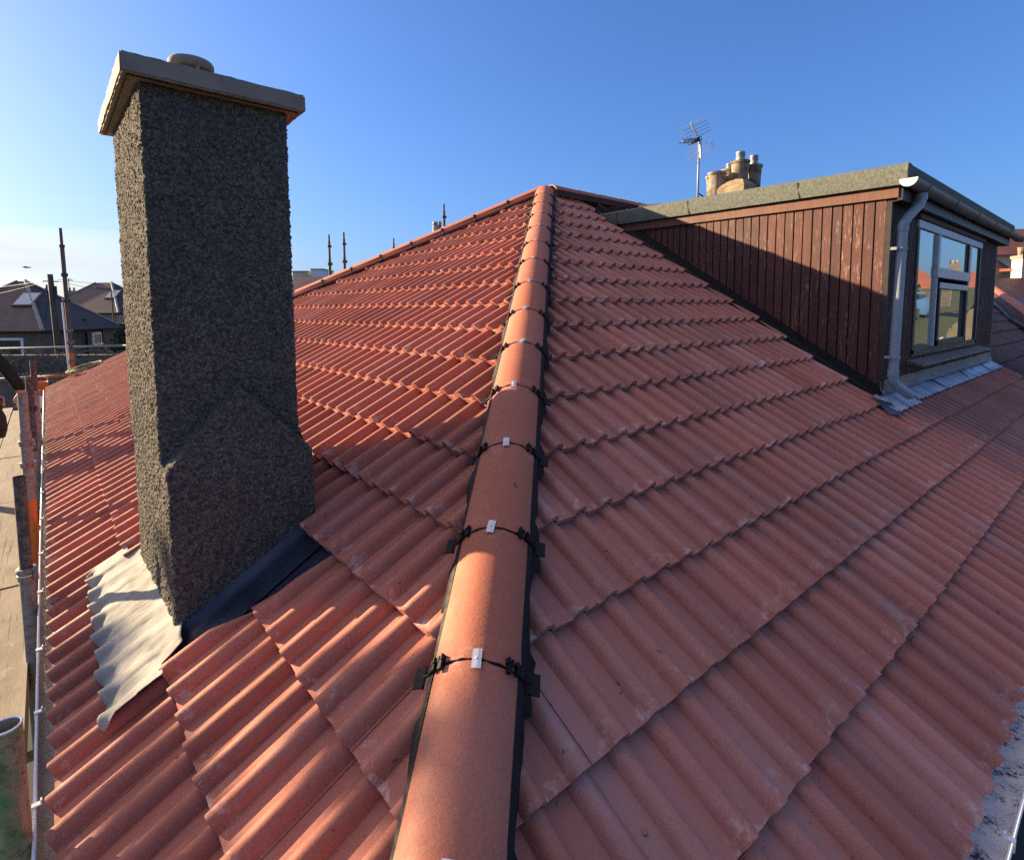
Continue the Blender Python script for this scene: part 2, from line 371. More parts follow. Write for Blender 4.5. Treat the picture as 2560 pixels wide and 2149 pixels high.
M['stone'] = simple('stone_wall', (.085, .075, .062), (.17, .15, .125), 5, .95, .8, 9)
M['stack'] = simple('sandstone_stack', (.22, .165, .09), (.34, .27, .16), 7, .95, .6, 25)
def pots():
    t = NT('clay_pot'); v = t.co()
    c = t.mix(t.rng(t.noise(t.co((1, 1, .3)), 7, 5), .35, .65), (.42, .33, .24), (.22, .165, .11))
    t.col(t.mix(t.rng(t.noise(v, 5, 5), .46, .66), c, (.06, .05, .042))).rough(.85); return t.m
M['pot'] = pots()
M['ground'] = simple('ground_tarmac', (.030, .031, .032), (.05, .05, .05), .6, .95, .3, 20)
M['grass'] = simple('grass_ground', (.035, .05, .018), (.06, .075, .03), .4, .95, .3, 12)
M['leaf'] = simple('leaf', (.030, .045, .016), (.06, .08, .028), 3, .6, 0)
M['conif'] = simple('conifer_green', (.018, .035, .014), (.035, .06, .022), 3, .7, 0)
M['bark'] = simple('bark', (.07, .055, .042), (.12, .095, .07), 12, .95, .6, 30)
M['twig'] = simple('bare_twig', (.12, .105, .085), (.20, .175, .14), 9, .9, 0)
M['jacket'] = simple('dark_work_jacket', (.016, .024, .018), (.032, .040, .030), 9, .95, .4, 60, spec=.1)
M['trouser'] = simple('dark_trousers', (.014, .013, .013), (.028, .025, .024), 9, .85, .4, 60)
M['skin'] = simple('skin', (.42, .24, .17), (.50, .30, .22), 15, .55, .1)
M['hair'] = simple('dark_hair', (.02, .014, .01), (.035, .024, .017), 60, .6, .2)
M['boot'] = simple('brown_boot', (.05, .032, .02), (.08, .05, .03), 12, .7, .2)
M['orange'] = simple('orange_plastic', (.55, .10, .035), (.62, .13, .05), 6, .5, 0)
M['rope'] = simple('green_rope', (.10, .14, .06), (.20, .22, .11), 40, .9, .3, 90)
M['cable'] = simple('cable', (.015, .015, .016), (.03, .03, .03), 9, .6, 0)
M['carblue'] = NT('blue_car_paint').col((.05, .12, .26)).rough(.25).m
M['tyre'] = simple('tyre', (.015, .015, .015), (.025, .025, .025), 9, .9, 0)
M['boxgrey'] = simple('pale_cladding', (.55, .56, .58), (.64, .65, .66), 1, .6, 0)

# ------------------------------------------------------------------ the house: shared numbers
PR, PL = R(31.55), R(30.957)
tR, tL = math.tan(PR), math.tan(PL); cR, sR = math.cos(PR), math.sin(PR); cL, sL = math.cos(PL), math.sin(PL)
GAUGE, COVER, E0 = .345, .32, .390
HD = np.array([tR/tL, 1, tR]); HDn = HD/np.linalg.norm(HD)
YA = 5.10; APEX = np.array([YA*tR/tL, YA, YA*tR])
XEND = 10.85
house = thing('house', 'red tiled hip roofed house with dark roughcast chimney and timber clad dormer', 'house', (0, 0, -2.7))

def hsh(i, j, k=0):
    x = np.sin(np.asarray(i)*127.1+np.asarray(j)*311.7+k*74.7)*43758.5453
    return x-np.floor(x)
ROLL_H, ROLL_W = .041, .037
def profile(u):
    """height of the tile above its pan; u runs over one cover width, two rolls"""
    h = np.zeros_like(u)
    for c in (.112, .272):
        d = np.abs(u-c)/ROLL_W
        h = np.maximum(h, np.where(d < 1, ROLL_H*(1-np.clip(d, 0, 1)**2)**.62, 0))
    return h
def tiles(segs, to_world, seed=0, thick=.034, nu_roll=11, phase=0.):
    """segs: list of (course index, first tile, last tile, lo(S), hi(S)). to_world(U, S, off)->xyz.
    Courses start at slope distance E0+(k-1)*GAUGE (course 0 starts at 0)."""
    V = []; F = []; TN = []; NO = []; CR = []; base = 0
    ul = [.0012]
    for c in (.112, .272):
        ul += list(c+np.linspace(-ROLL_W, ROLL_W, nu_roll))
    ul += [.192-.0, .3188]
    ul = np.array(sorted(set(np.round(ul, 5))))
    nu = len(ul)
    for k, t0, t1, lo, hi in segs:
        s0 = 0 if k == 0 else E0+(k-1)*GAUGE
        s1 = E0+k*GAUGE
        for t in range(t0, t1):
            r1, r2, r3, r4 = [float(hsh(t, k, seed+q)) for q in range(4)]
            sv = np.array([s0, s0, s0+.012, s0+.10, (s0+s1)/2+.02, s1+(.06 if k else .0)])
            ns = len(sv)
            U = np.repeat((t*COVER+phase+ul)[None, :], ns, 0); S = np.repeat(sv[:, None], nu, 1).copy()
            rag = (hsh(np.arange(nu)+t*31, k, seed+9)-.5)*.0030 + (hsh((np.arange(nu)//3)+t*17, k, seed+5)-.5)*.0022
            S[0] += rag; S[1] += rag; S += (r1-.5)*.006
            lo_ = lo(S) if callable(lo) else lo; hi_ = hi(S) if callable(hi) else hi
            U2 = np.clip(U, lo_, hi_)
            if np.ptp(U2) < .004: continue
            ul_ = U2-t*COVER-phase
            H = profile(np.clip(ul_, 0, .32))
            lift = thick*(1-(S-s0)/(s1-s0)) + (r2-.5)*.003 + (r3-.5)*.004*(ul_/.32-.5)
            off = H+lift
            off[0] = np.where(True, off[1]-.027, 0) + (rag*.6)
            # side edges turned down a little, so the lap shows as a line
            P = to_world(U2, S, off)
            idx = np.arange(ns*nu).reshape(ns, nu)+base
            q = np.stack([idx[:-1, :-1], idx[:-1, 1:], idx[1:, 1:], idx[1:, :-1]], -1).reshape(-1, 4)
            keep = (U2[0, 1:]-U2[0, :-1] > 1e-4)
            kk = ((U2[:-1, 1:]-U2[:-1, :-1]) > 1e-5) | ((U2[1:, 1:]-U2[1:, :-1]) > 1e-5)
            q = q[kk.ravel()]
            V.append(P.reshape(-1, 3)); F.append(q); base += ns*nu
            TN.append(np.full(ns*nu, .5+.9*(r4-.5))); CR.append((H/ROLL_H).ravel())
            no = np.zeros((ns, nu)); no[:3] = 1; no[3] = .0; NO.append(no.ravel())
            # the two long sides
            for side in (0, -1):
                top = idx[1:, side]; Pd = to_world(U2[1:, side], S[1:, side], off[1:, side]-.016)
                V.append(Pd.reshape(-1, 3)); n2 = len(Pd); i2 = np.arange(n2)+base; base += n2
                F.append(np.stack([top[:-1], top[1:], i2[1:], i2[:-1]], -1) if side == 0 else np.stack([top[1:], top[:-1], i2[:-1], i2[1:]], -1))
                TN.append(np.full(n2, .3)); NO.append(np.zeros(n2)); CR.append(np.zeros(n2))
    return np.concatenate(V), np.concatenate(F), np.concatenate(TN), np.concatenate(NO), np.concatenate(CR)
def roof_part(name, segs, to_world, m, parent, seed, label=None, phase=0.):
    v, f, tn, no, cre = tiles(segs, to_world, seed, phase=phase)
    o = mesh(name, v, f, m, parent, True, attrs={'tone': tn, 'nose': no, 'crest': cre})
    o.data.set_sharp_from_angle(angle=R(38))
    if label: o['label'] = label
    return o
DROP, PHR, PHL = .029, .13, .195     # the tile bed lies a little below the noted planes
def wR(U, S, off): off = off-DROP; return np.stack([U, S*cR-off*sR, S*sR+off*cR], -1)
def wL(U, S, off): off = off-DROP; return np.stack([S*cL-off*sL, -U, S*sL+off*cL], -1)

# right hand slope: U = x. bounded by the hip, the far end wall line, and the dormer
hipx = lambda S: S*cR*tR/tL+.005
DX0, DXS = 5.66, .062          # dormer cheek: x at y = 1.28 and how it drifts with y
dx = lambda y: DX0+DXS*(y-1.28)
NR = int((YA/cR-E0)/GAUGE)+2
segs = []
for k in range(NR):
    s0 = 0 if k == 0 else E0+(k-1)*GAUGE
    if k <= 3: segs.append((k, -1, 34, hipx, XEND))
    else:
        segs.append((k, -1, 20, hipx, (lambda S: dx(S*cR)-.055)))
STOP = YA/cR-.05
_wR = lambda U, S, off: wR(U, np.minimum(S, STOP), off)
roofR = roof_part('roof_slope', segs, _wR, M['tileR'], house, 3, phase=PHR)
# left hand slope: U = -y. bounded by the hip (y > x tL/tR), the far ragged edge, and a hole round the chimney
FAR = [(APEX[0]/cL, YA), (3.47, 8.05), (1.62, 13.1), (0.0, 14.5)]
def far_y(S):
    a = np.array(FAR)[::-1]; return np.interp(S, a[:, 0], a[:, 1])
hipy = lambda S: -(S*cL*tL/tR+.005)
NL = int((APEX[0]/cL-E0)/GAUGE)+2
CH_Y0, CH_Y1 = 2.17, 3.36
segsL = []
for k in range(NL):
    s0 = 0 if k == 0 else E0+(k-1)*GAUGE
    fy = float(far_y(s0+.02))
    lo = -fy                         # stepped: every course is cut square at its far end
    t0 = int(math.floor(-fy/COVER))-1
    if 1 <= k <= 2:
        segsL.append((k, t0, 0, lo, -CH_Y1)); segsL.append((k, -9, 0, (lambda S: -(2.16-.33*(S-.39))), hipy))
    else: segsL.append((k, t0, 0, lo, hipy))
STOPL = APEX[0]/cL-.05
_wL = lambda U, S, off: wL(U, np.minimum(S, STOPL), off)
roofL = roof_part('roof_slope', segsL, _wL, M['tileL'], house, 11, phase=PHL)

# boarding under the tiles, the slopes that face away, and the walls
deck = MB()
d_ = -.045
deck.add([(0.02, 0.02, d_), (XEND, 0.02, d_), (XEND, YA, YA*tR+d_), (APEX[0], YA, APEX[2]+d_)], [(0, 1, 2, 3)])
deck.add([(0.02, 0.02, d_), (APEX[0], YA, APEX[2]+d_), (3.47*cL, 8.05, 3.47*sL+d_), (1.62*cL, 13.1, 1.62*sL+d_), (0.02, 14.4, d_)], [(0, 1, 2, 3, 4)])
deck.build('roof_boarding', M['deck'], house)
bk = MB()
bk.add([(APEX[0], YA, APEX[2]-.02), (XEND, YA, APEX[2]-.02), (XEND, 10.2, -.05), (APEX[0]-.6, 10.2, -.05)], [(0, 3, 2, 1)])
bk.add([(APEX[0], YA, APEX[2]-.02), (APEX[0]-.6, 10.2, -.05), (3.6, 11, -.05), (3.47*cL, 8.05, 3.47*sL-.02)], [(0, 1, 2, 3)])
bk.add([(3.47*cL, 8.05, 3.47*sL-.02), (3.6, 11, -.05), (2.2, 14.3, -.05), (1.62*cL, 13.1, 1.62*sL-.02)], [(0, 1, 2, 3)])
bk.add([(1.62*cL, 13.1, 1.62*sL-.02), (2.2, 14.3, -.05), (.05, 14.4, -.03)], [(0, 1, 2)])
bk.build('rear_slope', M['deck'], house)
wl_ = MB()
wl_.box((.28, .28, -2.7), (XEND, .55, -.10)); wl_.box((.28, .55, -2.7), (.55, 14.2, -.10)); wl_.box((.55, 9.9, -2.7), (XEND, 10.1, -.10)); wl_.box((.55, 14.0, -2.7), (3, 14.2, -.10)); wl_.box((XEND-.2, .55, -2.7), (XEND, 9.9, -.10))
wl_.build('wall', M['harl'], house)
sf = MB(); sf.box((.06, .06, -.16), (XEND, .275, -.075)); sf.box((.06, .28, -.16), (.275, 14.2, -.075)); sf.build('soffit_board', M['fence'], house)

# ------------------------------------------------------------------ hip caps
STN = [.05, .498, .945, 1.391, 1.864, 2.343, 2.815, 3.296, 3.781, 4.298, 4.845, 5.36, 5.894, 6.425, 6.952, 7.45, 7.93]
def frame_of(t):
    t = np.array(t)/np.linalg.norm(t); s = np.cross(t, [0, 0, 1]); s /= np.linalg.norm(s); return t, s, np.cross(s, t)
def cap_tile(p0, p1, t, s, u, hw=.126, hh=.078, top=.112, seg=18, th=.016, parent=house, mat=None, seed=0, taper=.004, name='hip_tile', label=None):
    L_ = np.linalg.norm(np.array(p1)-np.array(p0)); nl = 6
    rad = (hw*hw+hh*hh)/(2*hh); am = math.asin(min(1, hw/rad)); V = []; F = []
    nn = seg+1
    for lay in (0, 1):
        for i in range(nl+1):
            fr = i/nl; c = np.array(p0)+t*L_*fr+u*top
            wob = 0
            for j in range(nn):
                a = -am+2*am*j/seg
                rr = rad-(th if lay else 0); jag = 0
                if i in (0, nl): jag = (float(hsh(j, seed, i))-.5)*.006
                k = 1-taper/hw*fr
                V.append(c+s*math.sin(a)*rr*k+u*(math.cos(a)*rr-rad)+t*jag+u*(-.003*fr))
    def ix(l, i, j): return l*(nl+1)*nn+i*nn+j
    for i in range(nl):
        for j in range(seg):
            F.append((ix(0, i, j), ix(0, i, j+1), ix(0, i+1, j+1), ix(0, i+1, j)))
            F.append((ix(1, i, j), ix(1, i+1, j), ix(1, i+1, j+1), ix(1, i, j+1)))
        for j in (0, seg): F.append((ix(0, i, j), ix(0, i+1, j), ix(1, i+1, j), ix(1, i, j)))
    for j in range(seg):
        F.append((ix(0, 0, j), ix(1, 0, j), ix(1, 0, j+1), ix(0, 0, j+1))); F.append((ix(0, nl, j), ix(0, nl, j+1), ix(1, nl, j+1), ix(1, nl, j)))
    tone = float(hsh(seed, 3, 1))
    no = np.zeros(len(V)); 
    for l in (0, 1):
        for j in range(nn): no[ix(l, 0, j)] = .6; no[ix(l, nl, j)] = .6
    f_ = np.array(F)
    o = mesh(name, V, f_, mat or M['hip'], parent, True, attrs={'tone': np.full(len(V), .35+.45*tone), 'nose': no}); o.data.set_sharp_from_angle(angle=R(40))
    if label: o['label'] = label
    return o, rad, am
def arc_pt(c, s, u, rad, a, lift=0): return c+s*math.sin(a)*(rad+lift)+u*(math.cos(a)*(rad+lift)-rad)
ht, hs, hu = frame_of(HD)          # hs points right of the climbing direction
def clip_set(par, P, t, s, u, rad, am, top, rnd, plates=True, scale=1.0):
    c = np.array(P)+u*top
    # bright clip across the joint
    a = R(rnd.uniform(-28, 28)) if rnd.random() < .3 else R(rnd.uniform(-6, 6))
    off = s*rnd.uniform(-.012, .008)
    ta = t*math.cos(a)+s*math.sin(a); sa = s*math.cos(a)-t*math.sin(a)
    m = MB()
    for k in range(3):
        m.obox(c+off+u*(.0045-.0012*abs(k-1))+sa*(k-1)*.0085, ta*.027, sa*.0043, u*.0016)
    m.lathe([(0, .0035), (.003, .003), (.0045, 0)], c+off+u*.0055, 8)
    m.build('ridge_clip', M['alu'], par)
    # dark collar under the joint
    m = MB()
    for i in range(-9, 9):
        a0, a1 = am*i/9, am*(i+1)/9
        q = [arc_pt(c, s, u, rad, a0, -.005), arc_pt(c, s, u, rad, a1, -.005)]
        m.add([q[0]-t*.014, q[1]-t*.014, q[1]+t*.014, q[0]+t*.014], [(0, 1, 2, 3)])
    # toothed holders near both edges, with arms out to flat plates
    for sg in (-1, 1):
        for aa, w_ in ((.62, .013), (.80, .011)):
            q = arc_pt(c, s, u, rad, sg*am*aa, .006); tg = s*math.cos(sg*am*aa)-u*math.sin(sg*am*aa); nm = s*math.sin(sg*am*aa)+u*math.cos(sg*am*aa)
            m.obox(q, t*(.017 if aa < .7 else .010), tg*w_*.5, nm*.006)
            m.obox(q+t*.014-tg*sg*.006, t*.008, tg*.003, nm*.010); m.obox(q+t*.012+tg*sg*.007, t*.008, tg*.003, nm*.008)
        q0 = arc_pt(c, s, u, rad, sg*am*.84, .004); q1 = arc_pt(c, s, u, rad, sg*am*1.02, .006)-u*.004
        m.tube([q0, q1, q1+s*sg*.016-u*.012], .005, 6)
        if plates:
            pc = q1+s*sg*.027-u*.018
            m.obox(pc, t*.030, s*.015-u*sg*.004, u*.0025); m.obox(pc+s*sg*-.014+u*.004, t*.030, s*.002, u*.007)
    m.build('joint_bracket', M['black'], par)
rnd = random.Random(5)
for i in range(len(STN)-1):
    a, b = HDn*(STN[i]+.004), HDn*(STN[i+1]-.004)
    o, rad, am = cap_tile(a, b, ht, hs, hu, seed=20+i, label=('rounded terracotta hip cap' if i else None))
    if 1 <= i: clip_set(o, HDn*STN[i], ht, hs, hu, rad, am, .112, rnd)
# black ventilated roll dressed out from under the hip caps
def hip_roll(sg):
    V = []; F = []; n = 330
    for i in range(n+1):
        s_ = .06+(7.85-.06)*i/n; c = HDn*s_
        w0 = .118; w1 = (.127 if sg < 0 else .133)+.004*math.sin(s_*21+sg)+.004*float(hsh(i//3, 1, sg))+((.020 if sg > 0 else .024) if (math.sin(s_*13.1+sg*2) > (.35 if sg > 0 else .55)) else 0)
        z0 = .046; z1 = -.016+.014*math.sin(s_*26)
        V += [c+hs*sg*w0+hu*z0, c+hs*sg*(w0+.012)+hu*(z0-.016+.004*(i % 2)), c+hs*sg*w1+hu*(z1-.5*(w1-.12)+.003*(i % 2))]
    for i in range(n):
        for j in range(2):
            q = (i*3+j, i*3+j+1, (i+1)*3+j+1, (i+1)*3+j); F.append(q if sg < 0 else q[::-1])
    return mesh('hip_roll', V, F, M['black'], house, False)
hip_roll(-1); hip_roll(1)
# far hip and main ridge
def run_caps(P0, P1, n, hw, top, name='hip_tile', clips=True, skip_first=False):
    P0 = np.array(P0, float); P1 = np.array(P1, float); t, s, u = frame_of(P1-P0); L_ = np.linalg.norm(P1-P0)
    for i in range(n):
        a = P0+t*(L_*i/n+.004); b = P0+t*(L_*(i+1)/n-.004)
        o, rad, am = cap_tile(a, b, t, s, u, hw=hw, hh=hw*(.92 if name == 'hip_tile' else .62), top=top, seg=12, name=name, seed=70+i+n)
        if clips and i: clip_set(o, P0+t*L_*i/n, t, s, u, rad, am, top, rnd)
    m = MB()
    for sg in (-1, 1):
        m.add([P0+s*sg*hw*.88+u*(top-.06), P0+s*sg*(hw*.95)+u*(top-.14), P1+s*sg*(hw*.95)+u*(top-.14), P1+s*sg*hw*.88+u*(top-.06)], [(0, 1, 2, 3)])
    m.build('hip_roll', M['deck'], house)
FH = np.array([3.47*cL, 8.05, 3.47*sL])
run_caps(FH+np.array([0, 0, 0]), APEX+np.array([0, 0, -.01]), 8, .12, .125)
run_caps(APEX+np.array([.10, 0, .0]), (XEND, YA, APEX[2]), 12, .125, .13, 'ridge_tile', clips=False)
run_caps((2.0, 11.6, .95), FH+np.array([-.03, .06, -.02]), 6, .12, .05, clips=False)

# ------------------------------------------------------------------ gutters
def gutter(axis, a, b, m, out, inn):
    """half open trough under the tile ends; axis 0 runs along x, 1 along y"""
    prof = [(inn, -.012), (inn, -.045), (inn-.012, -.066), (inn-.04, -.075), (out+.032, -.075), (out+.008, -.062), (out, -.030), (out, -.014)]
    pr2 = [(x+(-.003 if x < (out+inn)/2 else .003), z-(.004 if z < -.06 else 0)) for x, z in prof][::-1]
    P = prof+pr2; V = []; F = []; n = 40; k = len(P)
    for i in range(n+1):
        w = a+(b-a)*i/n
        for x, z in P: V.append((w, x, z) if axis == 0 else (x, w, z))
    for i in range(n):
        for j in range(k):
            q = (i*k+j, i*k+(j+1) % k, (i+1)*k+(j+1) % k, (i+1)*k+j); F.append(q if axis == 1 else q[::-1])
    g = mesh('gutter', V, F, m, house, True); g.data.set_sharp_from_angle(angle=R(50))
    rim = MB(); y = out-.002
    rim.tube([((a, y, -.012) if axis == 0 else (y, a, -.012)), ((b, y, -.012) if axis == 0 else (y, b, -.012))], .0055, 8)
    rim.build('gutter_rim', M['white'], g, True)
    return g
gR_ = gutter(0, -.03, XEND, M['gutR'], -.082, .045); gR_['label'] = 'white gutter with black dirt patches'
gL_ = gutter(1, -.03, 14.4, M['gutL'], -.052, .045); gL_['label'] = 'narrow dusty gutter with thin white rim'
def gbracket(g, axis, w, out):
    m = MB()
    f = (lambda a, b, c: (a, b, c)) if axis == 0 else (lambda a, b, c: (b, a, c))
    m.box(f(w-.009, out-.010, -.034), f(w+.009, out-.0055, .001)); m.box(f(w-.009, out-.0055, -.004), f(w+.009, out+.017, .001))
    m.box(f(w-.007, out+.012, -.004), f(w+.007, out+.017, .012))
    return m.build('gutter_clip', M['white'], g)
for w in (.42, .95, 1.5, 2.17, 2.9): gbracket(gR_, 0, w, -.082)
for w in (1.12, 1.62, 1.98, 2.52, 3.05, 3.75, 4.4, 5.2, 6.0, 6.9, 7.8, 8.8): gbracket(gL_, 1, w, -.052)

# ------------------------------------------------------------------ chimney
XL0, XLb = .408, .388; YF, YB = 2.325, 3.25; ZT = 2.497
def worley(a, b, seed):
    ia, ib = np.floor(a), np.floor(b); h = np.full(a.shape, 0.)
    for i in (-1, 0, 1):
        for j in (-1, 0, 1):
            ci, cj = ia+i, ib+j
            px = ci+hsh(ci, cj, seed); py = cj+hsh(ci, cj, seed+1); rr = .55+.45*hsh(ci, cj, seed+2); hh = .35+.65*hsh(ci, cj, seed+3)
            an = hsh(ci, cj, seed+4)*math.pi; dx_, dy_ = a-px, b-py
            e1 = (dx_*np.cos(an)+dy_*np.sin(an)); e2 = (-dx_*np.sin(an)+dy_*np.cos(an))*1.5
            d = (e1*e1+e2*e2)/(rr*rr)
            h = np.maximum(h, hh*np.clip(1-d, 0, 1)**.5)
    return h
def gable_half(z):                         # where the gabled plinth ends, as |x-centre| for a height
    return np.where(z < .93, 1.0, np.clip((1.245-z)/(1.245-.93), 0, 1))
def chimney():
    step = .0045
    zs = np.arange(.05, ZT+.001, step); nz_ = len(zs)
    XR_lo, XR_hi = .998, .962
    # perimeter as fractions: left face (back to front), front face, right face, back face
    nL_, nF, nRt, nB = int(.88/step), int(.6/step), 60, 40
    rows = []; 
    Z = zs[:, None]
    sm = 1/(1+np.exp((Z-.985)/.012))        # 1 low, 0 high: right hand shoulder
    XRz = XR_hi+(XR_lo-XR_hi)*np.clip((1.04-Z)/.11, 0, 1)
    pl = np.clip((.95-Z)/.03, 0, 1)         # left shoulder
    xlf = .400+.010*pl; xlb = .386+.008*pl
    yfr = 2.41
    PX = []; PY = []; NX = []; NY = []; A = []
    # left face
    f = np.linspace(0, 1, nL_)[None, :]
    yF0 = np.where(Z < .93, YF, yfr) + 0*f
    yF0 = yfr-(yfr-YF)*np.clip((.955-Z)/.035, 0, 1)+0*f
    y = YB+(yF0-YB)*f; x = xlb+(xlf-xlb)*f
    PX.append(x); PY.append(y); NX.append(-np.ones_like(x)); NY.append(np.zeros_like(x)); A.append(f*.88+0*Z)
    # front face
    f = np.linspace(0, 1, nF)[None, :]
    x = xlf+(XRz-xlf)*f
    half = (.998-.410)/2; cx = .700
    q = np.abs(x-cx)/half; zedge = 1.245-(1.245-.93)*np.clip(q, 0, 1)
    k = np.clip((zedge+.012-Z)/.014, 0, 1)
    y = yfr-(yfr-YF)*k
    # keep the front corner in step with the left face
    PX.append(x); PY.append(y); NX.append(np.zeros_like(x)); NY.append(-np.ones_like(x)); A.append(.9+f*.6+0*Z)
    f = np.linspace(0, 1, nRt)[None, :]
    yl = PY[1][:, -1:]
    PX.append(XRz+0*f); PY.append(yl+(YB-yl)*f); NX.append(np.ones_like(f+Z)); NY.append(np.zeros_like(f+Z)); A.append(1.6+f*.88+0*Z)
    f = np.linspace(0, 1, nB)[None, :]
    PX.append(XRz+(xlb-XRz)*f); PY.append(np.full_like(f+Z, YB)); NX.append(np.zeros_like(f+Z)); NY.append(np.ones_like(f+Z)); A.append(2.6+f*.6+0*Z)
    X = np.concatenate(PX, 1); Y = np.concatenate(PY, 1); NXa = np.concatenate(NX, 1); NYa = np.concatenate(NY, 1); Aa = np.concatenate(A, 1); Zf = Z+0*X
    # round the corners: blend normals near them
    cell = .0088
    h = worley(Aa/cell, Zf/cell, 3)*.0085+worley(Aa/(cell*2.1), Zf/(cell*2.1), 9)*.0055+(worley(Aa/.09, Zf/.09, 5)-.5)*.004
    X = X+NXa*h; Y = Y+NYa*h; Zf = Zf+(worley(Aa/cell, Zf/cell, 21)-.5)*.004
    n = X.shape[1]; V = np.stack([X, Y, Zf], -1).reshape(-1, 3)
    idx = np.arange(nz_*n).reshape(nz_, n); nx_ = np.roll(idx, -1, 1)
    F = np.stack([idx[:-1], nx_[:-1], nx_[1:], idx[1:]], -1).reshape(-1, 4)
    o = mesh('chimney', V, F, M['rough'], house, True); o['label'] = 'dark roughcast chimney stack with gabled plinth'
    return o
chim = chimney()
# cap slab, slightly rough edges
def subdivided_slab(name, corners_b, corners_t, m, parent, n=26, amp=.0025, seed=0):
    cb = [np.array(p) for p in corners_b]; ct = [np.array(p) for p in corners_t]
    bm = bmesh.new(); vb = [bm.verts.new(p) for p in cb]; vt = [bm.verts.new(p) for p in ct]
    bm.faces.new(vb[::-1]); bm.faces.new(vt)
    for i in range(4): bm.faces.new((vb[i], vb[(i+1) % 4], vt[(i+1) % 4], vt[i]))
    bmesh.ops.bevel(bm, geom=bm.edges[:], offset=.006, segments=2, affect='EDGES')
    bmesh.ops.subdivide_edges(bm, edges=[e for e in bm.edges if e.calc_length() > .1], cuts=n, use_grid_fill=True)
    rr = random.Random(seed)
    for v in bm.verts: v.co += Vector([rr.gauss(0, amp*.4) for _ in range(3)])
    og = ORIG[parent]
    for v in bm.verts: v.co -= Vector(og)
    me = bpy.data.meshes.new(name); bm.to_mesh(me); bm.free(); me.materials.append(m)
    o = bpy.data.objects.new(name, me); COL.objects.link(o); o.parent = parent; ORIG[o] = og
    return o
CAPB = [(.330, 2.33, 2.491), (1.028, 2.33, 2.491), (1.028, 3.34, 2.491), (.326, 3.33, 2.491)]
CAPT = [(x, y, 2.567) for x, y, z in CAPB]
cap = subdivided_slab('chimney_cap', CAPB, CAPT, M['conc'], chim)
dr = MB()          # drip groove line under the slab
for a, b in (((.352, 2.355), (1.0, 2.355)), ((.352, 2.355), (.350, 3.30))):
    dr.tube([(a[0], a[1], 2.490), (b[0], b[1], 2.490)], .004, 6)
dr.build('drip_groove', M['black'], cap)
fl = MB(); c0 = (.642, 2.70, 2.552)
fl.lathe([(.088, 0), (.088, .112), (.078, .114), (.078, 0)], c0, 36)
for k in range(7):
    a = k*2*math.pi/7+.35; fl.tube([(c0[0]+.082*math.cos(a), c0[1]+.082*math.sin(a), c0[2]+.10), (c0[0]+.082*math.cos(a), c0[1]+.082*math.sin(a), c0[2]+.15)], .009, 8)
fl.lathe([(0, .135), (.086, .136), (.094, .142), (.094, .166), (.088, .176), (.05, .184), (0, .186)], c0, 36)
fl.build('flue_cover', M['conc'], chim, True)
# leadwork: tray in the hole, trough along the front, wavy apron on the left
tr_ = MB()
def LP(x, y, o=0.): return np.array([x*cL-o*sL, y, x*sL+o*cL])          # slope distance, y, offset
tr_.add([LP(.44, 1.90, -.040), LP(1.17, 1.90, -.040), LP(1.17, 3.42, -.040), LP(.44, 3.42, -.040)], [(0, 1, 2, 3)])
# upstand dressed up the front face
n = 24; V = []; F = []
for i in range(n+1):
    s_ = .455+.675*i/n; fh = 1-.8*min(1, max(0, (s_-.98)/.10)); wv = .006*math.sin(i*1.7)
    V += [LP(s_, 2.10, -.028), LP(s_, 2.24+wv, -.032), LP(s_, 2.295, -.026), np.array([s_*cL, 2.318-.002*math.sin(i), s_*sL+.002+.010*float(hsh(i, 2, 4))*fh])]
for i in range(n):
    for j in range(3): F.append((i*4+j, (i+1)*4+j, (i+1)*4+j+1, i*4+j+1))
tr_.add(V, F)
for i in range(n): pass
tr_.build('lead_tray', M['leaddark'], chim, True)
def apron():
    ny, nx = 150, 26; V = []; F = []
    for i in range(ny+1):
        y = 2.04+(3.50-2.04)*i/ny
        ph = (-y-PHL) % COVER; roll = float(profile(np.array([ph]))[0])
        front = max(0., (2.17-y)/.11)
        for j in range(nx+1):
            g = j/nx
            edge = .178+.012*math.sin(y*19.6*2)*.4+.006*math.sin(y*57)+.02*(y-2.06)/1.4
            s_ = edge+(.515-.03*min(1, max(0, (2.33-y)/.10))-.085*min(1, max(0, (2.19-y)/.05))-.10*min(1, max(0, (y-3.38)/.05))-edge)*g
            lift = .028*(1-s_/.39)
            sm_g = min(1, max(0, (g-.02)/.24))
            follow = 1 if s_ < .37 else max(0, 1-(s_-.37)/.06)
            o = -.014+max(lift, 0)+.98*(roll*(1-.86*sm_g)+ROLL_H*.86*.86*sm_g)*(.35+.65*follow)+.012*(1-follow)+.010*g+.0035*math.sin(y*31+g*5)*g+.004*float(hsh(i//5, j//4, 3))
            o += .016*max(0, 1-g*5)*(.4+.6*math.sin(y*39.2+.6))*.6
            o += front*front*.02
            if g > .90 and 2.36 < y < 3.26: o += (g-.90)/.10*.035*(1-min(1, max(0, (2.33-y)/.13)))
            V.append(LP(s_, y, o))
    for i in range(ny):
        for j in range(nx): F.append((i*(nx+1)+j, i*(nx+1)+j+1, (i+1)*(nx+1)+j+1, (i+1)*(nx+1)+j))
    o = mesh('lead_apron', V, F, M['lead'], chim, True); 
    sd = o.modifiers.new('thickness', 'SOLIDIFY'); sd.thickness = .003; sd.offset = -1
    o['label'] = 'bright wavy lead apron dressed over the tiles'
    return o
apron()

# ------------------------------------------------------------------ dormer
dorm_o = []
YD = 1.28; XD1 = 10.62; ZR0, ZR1 = 2.62, 2.80     # roof edge band at the front; the roof climbs slightly to the back
def zr(y): return .0205*(y-1.2)
